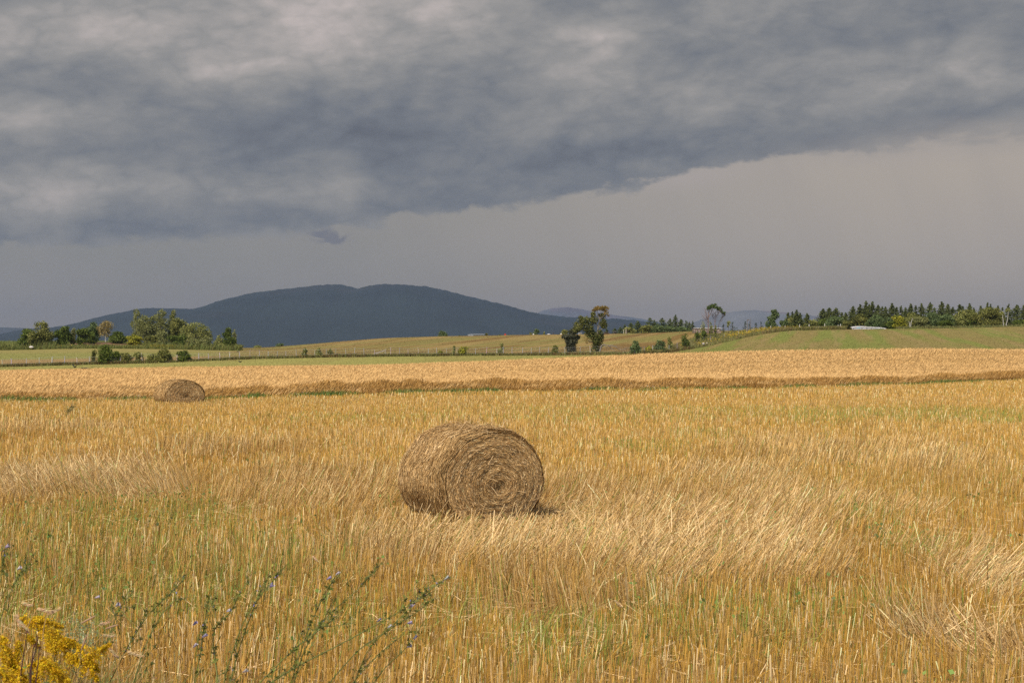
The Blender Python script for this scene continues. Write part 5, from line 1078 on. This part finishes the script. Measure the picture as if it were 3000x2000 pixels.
# wheat left standing
def wheat(Y, foot, mid, e0, e1, lab):
    P = [W3(*foot, Y), W3(*mid, Y), W3(*e0, Y)]; f0 = P[0].copy(); f0[2] = 0; f0[0] -= .05; t = thing('wheat_stalk', f0, lab, 'wheat', 'wheat ears in the foreground'); m = MB()
    Q = np.array([f0]+P); kk = np.linspace(0, 3, 13); Q = np.stack([np.interp(kk, range(4), Q[:, i]) for i in range(3)], 1); Q[1:-1] = (Q[:-2]+2*Q[1:-1]+Q[2:])/4; Q[1:-1] = (Q[:-2]+2*Q[1:-1]+Q[2:])/4
    tube(m, Q-f0, .0016, np.array([.48, .32, .13]), 5); m.build('stem', M_STRAW, t)
    m = MB(); A = W3(*e0, Y); B = W3(*e1, Y); ax = B-A; L = np.linalg.norm(ax); ax /= L; sidev = unit(np.cross(ax, [0, 1, 0.])); n = 11
    for j in range(n):
        for sd in (-1, 1):
            c = A+ax*L*(j+.3)/n+sidev*sd*.0012+np.array([0, rng.normal(0, .001), -.012*math.sin(j/n*2)]); w_ = .0040*(1-.35*j/n); tube(m, np.array([c-f0, c+ax*.006+sidev*sd*.0014-f0, c+ax*.013+sidev*sd*.0016-f0]), [w_*.5, w_, w_*.3], vary([.52, .36, .19], 1, .15)[0], 5)
    tube(m, np.array([A, B])-f0, .001, np.array([.5, .35, .15]), 4); m.build('ear', M_STRAW, t)
for a in [(5.6, (20, 1990), (40, 1830), (62, 1766), (90, 1763), 'uppermost nodding wheat ear over the goldenrod'), (5.5, (60, 1990), (80, 1830), (108, 1783), (152, 1781), 'horizontal wheat ear above the highest yellow plume'), (5.6, (120, 1990), (125, 1850), (137, 1800), (174, 1773), 'wheat ear crossing behind the horizontal one, pointing up right'),
          (5.4, (-20, 1960), (10, 1840), (52, 1815), (78, 1832), 'drooping wheat ear at the left of the highest plume'), (5.4, (10, 1990), (30, 1850), (48, 1798), (58, 1822), 'short hanging wheat ear far left'), (6.0, (230, 1990), (265, 1850), (292, 1829), (318, 1814), 'wheat ear leaning right over the grey-green grass'),
          (6.0, (240, 2000), (270, 1890), (300, 1861), (333, 1853), 'lower wheat ear leaning right over the grey-green grass'), (5.8, (120, 2000), (160, 1900), (196, 1870), (224, 1865), 'small wheat ear behind the broad drooping plume'), (5.6, (350, 2010), (340, 1930), (312, 1888), (344, 1914), 'fat wheat ear hanging right of the goldenrod'),
          (5.9, (330, 2010), (350, 1930), (372, 1908), (418, 1912), 'arched wheat ear right of the fat hanging one'), (9.0, (1690, 1850), (1730, 1790), (1800, 1757), (1820, 1770), 'lone wheat ear arching in the stubble right of centre'), (9.2, (880, 1690), (900, 1640), (915, 1628), (932, 1638), 'lone small wheat ear behind the chicory')]: wheat(*a)
# timothy heads
for Y, (a, b), (c_, d), lab in [(5.7, (237, 1825), (280, 1803), 'brown timothy grass head slanting up right'), (5.5, (238, 1903), (255, 1858), 'thick upright brown timothy head by the goldenrod'), (6.0, (310, 1840), (346, 1829), 'thin brown timothy head farther right')]:
    A = W3(a, b, Y); B = W3(c_, d, Y); f0 = np.array([A[0]-.06, Y, 0]); t = thing('timothy_grass', f0, lab, 'grass', 'timothy grass heads'); m = MB(); tube(m, np.array([f0, f0*.5+A*.5+[-.01, 0, .05], A])-f0, .0012, np.array([.3, .24, .1]), 5); m.build('stem', M_GREEN, t)
    m = MB(); tube(m, np.array([A, A*.7+B*.3, A*.3+B*.7, B])-f0, [.002, .0036, .0036, .002], np.array([.34, .21, .13]), 8); m.build('seed_head', M_HAY, t)
# rank grass in the corner
rg = MB(); n = 5200; Y = rng.uniform(5.0, 7.2, n); px = rng.uniform(-250, 620, n)*1.0; px = np.where(rng.random(n) < .5, rng.uniform(-250, 380, n), px); X = (px-1500)/F*Y
c = between([.10, .16, .03], [.22, .27, .08], rng.random(n)); c = np.where((rng.random(n) < .35)[:, None], np.array([.45, .32, .14]), c)
blades(rg, X, Y, rng.uniform(.25, .62, n), np.full(n, .0045)*rng.uniform(.6, 1.6, n), c*(1+rng.normal(0, .2, (n, 1))), .7, 5)
n = 2600; Y = rng.uniform(5.2, 6.2, n); px = rng.normal(240, 130, n); X = (px-1500)/F*Y; Cn = np.stack([X, Y, rng.uniform(.35, .62, n)], 1); quads(rg, Cn, rng.uniform(.005, .012, n), vary([.26, .12, .06], n, .3), .5, .6)
n = 1500; Y = rng.uniform(5.7, 6.4, n); px = rng.normal(235, 32, n); X = (px-1500)/F*Y; Cn = np.stack([X, Y, .62+rng.normal(0.12, .05, n)], 1); quads(rg, Cn, rng.uniform(.006, .016, n), vary([.22, .27, .13], n, .2), .3, .35)
tag(rg.build('rank_grass', M_GREEN), 'tall rank grass and reddish seed heads among the goldenrod', 'grass', kind='stuff')
# wind-tossed weed tuft at the left
p = pt(190, 8126/(1228-1050)); t = thing('weed_tuft', p, 'lone dark wind-bent weed tuft in the stubble at the left', 'weed'); m = MB(); n = 420; u = rng.random(n)
Cn = np.stack([u*.30+rng.normal(0, .06, n), rng.normal(0, .08, n), .10+u*.38+rng.normal(0, .03, n)], 1); quads(m, Cn, rng.uniform(.02, .06, n), vary([.15, .15, .06], n, .3), .6, .35)
m.build('foliage', M_GREEN, t); m = MB(); 
for j in range(8): tube(m, [(0, 0, -.02), (.08+rng.normal(0, .03), rng.normal(0, .03), .22), (.28+rng.normal(0, .05), rng.normal(0, .05), .45)], [.004, .003, .002], np.array([.2, .18, .07]), 4)
m.build('stems', M_GREEN, t)

# ------------------------------------------------------------------ haze
m = MB(); box(m, (-9500, -60, -64), (9500, 15200, 520), np.array([1., 1, 1]))
hz = bpy.data.materials.new('hazy_air'); hz.use_nodes = True; t_ = NT(hz.node_tree); t_.n.clear(); pv = t_.node('ShaderNodeVolumePrincipled')
pv.inputs['Density'].default_value = 6.5e-5; pv.inputs['Color'].default_value = (.31, .385, .53, 1); pv.inputs['Anisotropy'].default_value = 0.2
o_ = t_.node('ShaderNodeOutputMaterial'); t_.l.new(pv.outputs[0], o_.inputs['Volume'])
tag(m.build('haze', hz), 'thin blue rain haze over the fields and hills', 'haze', kind='stuff')
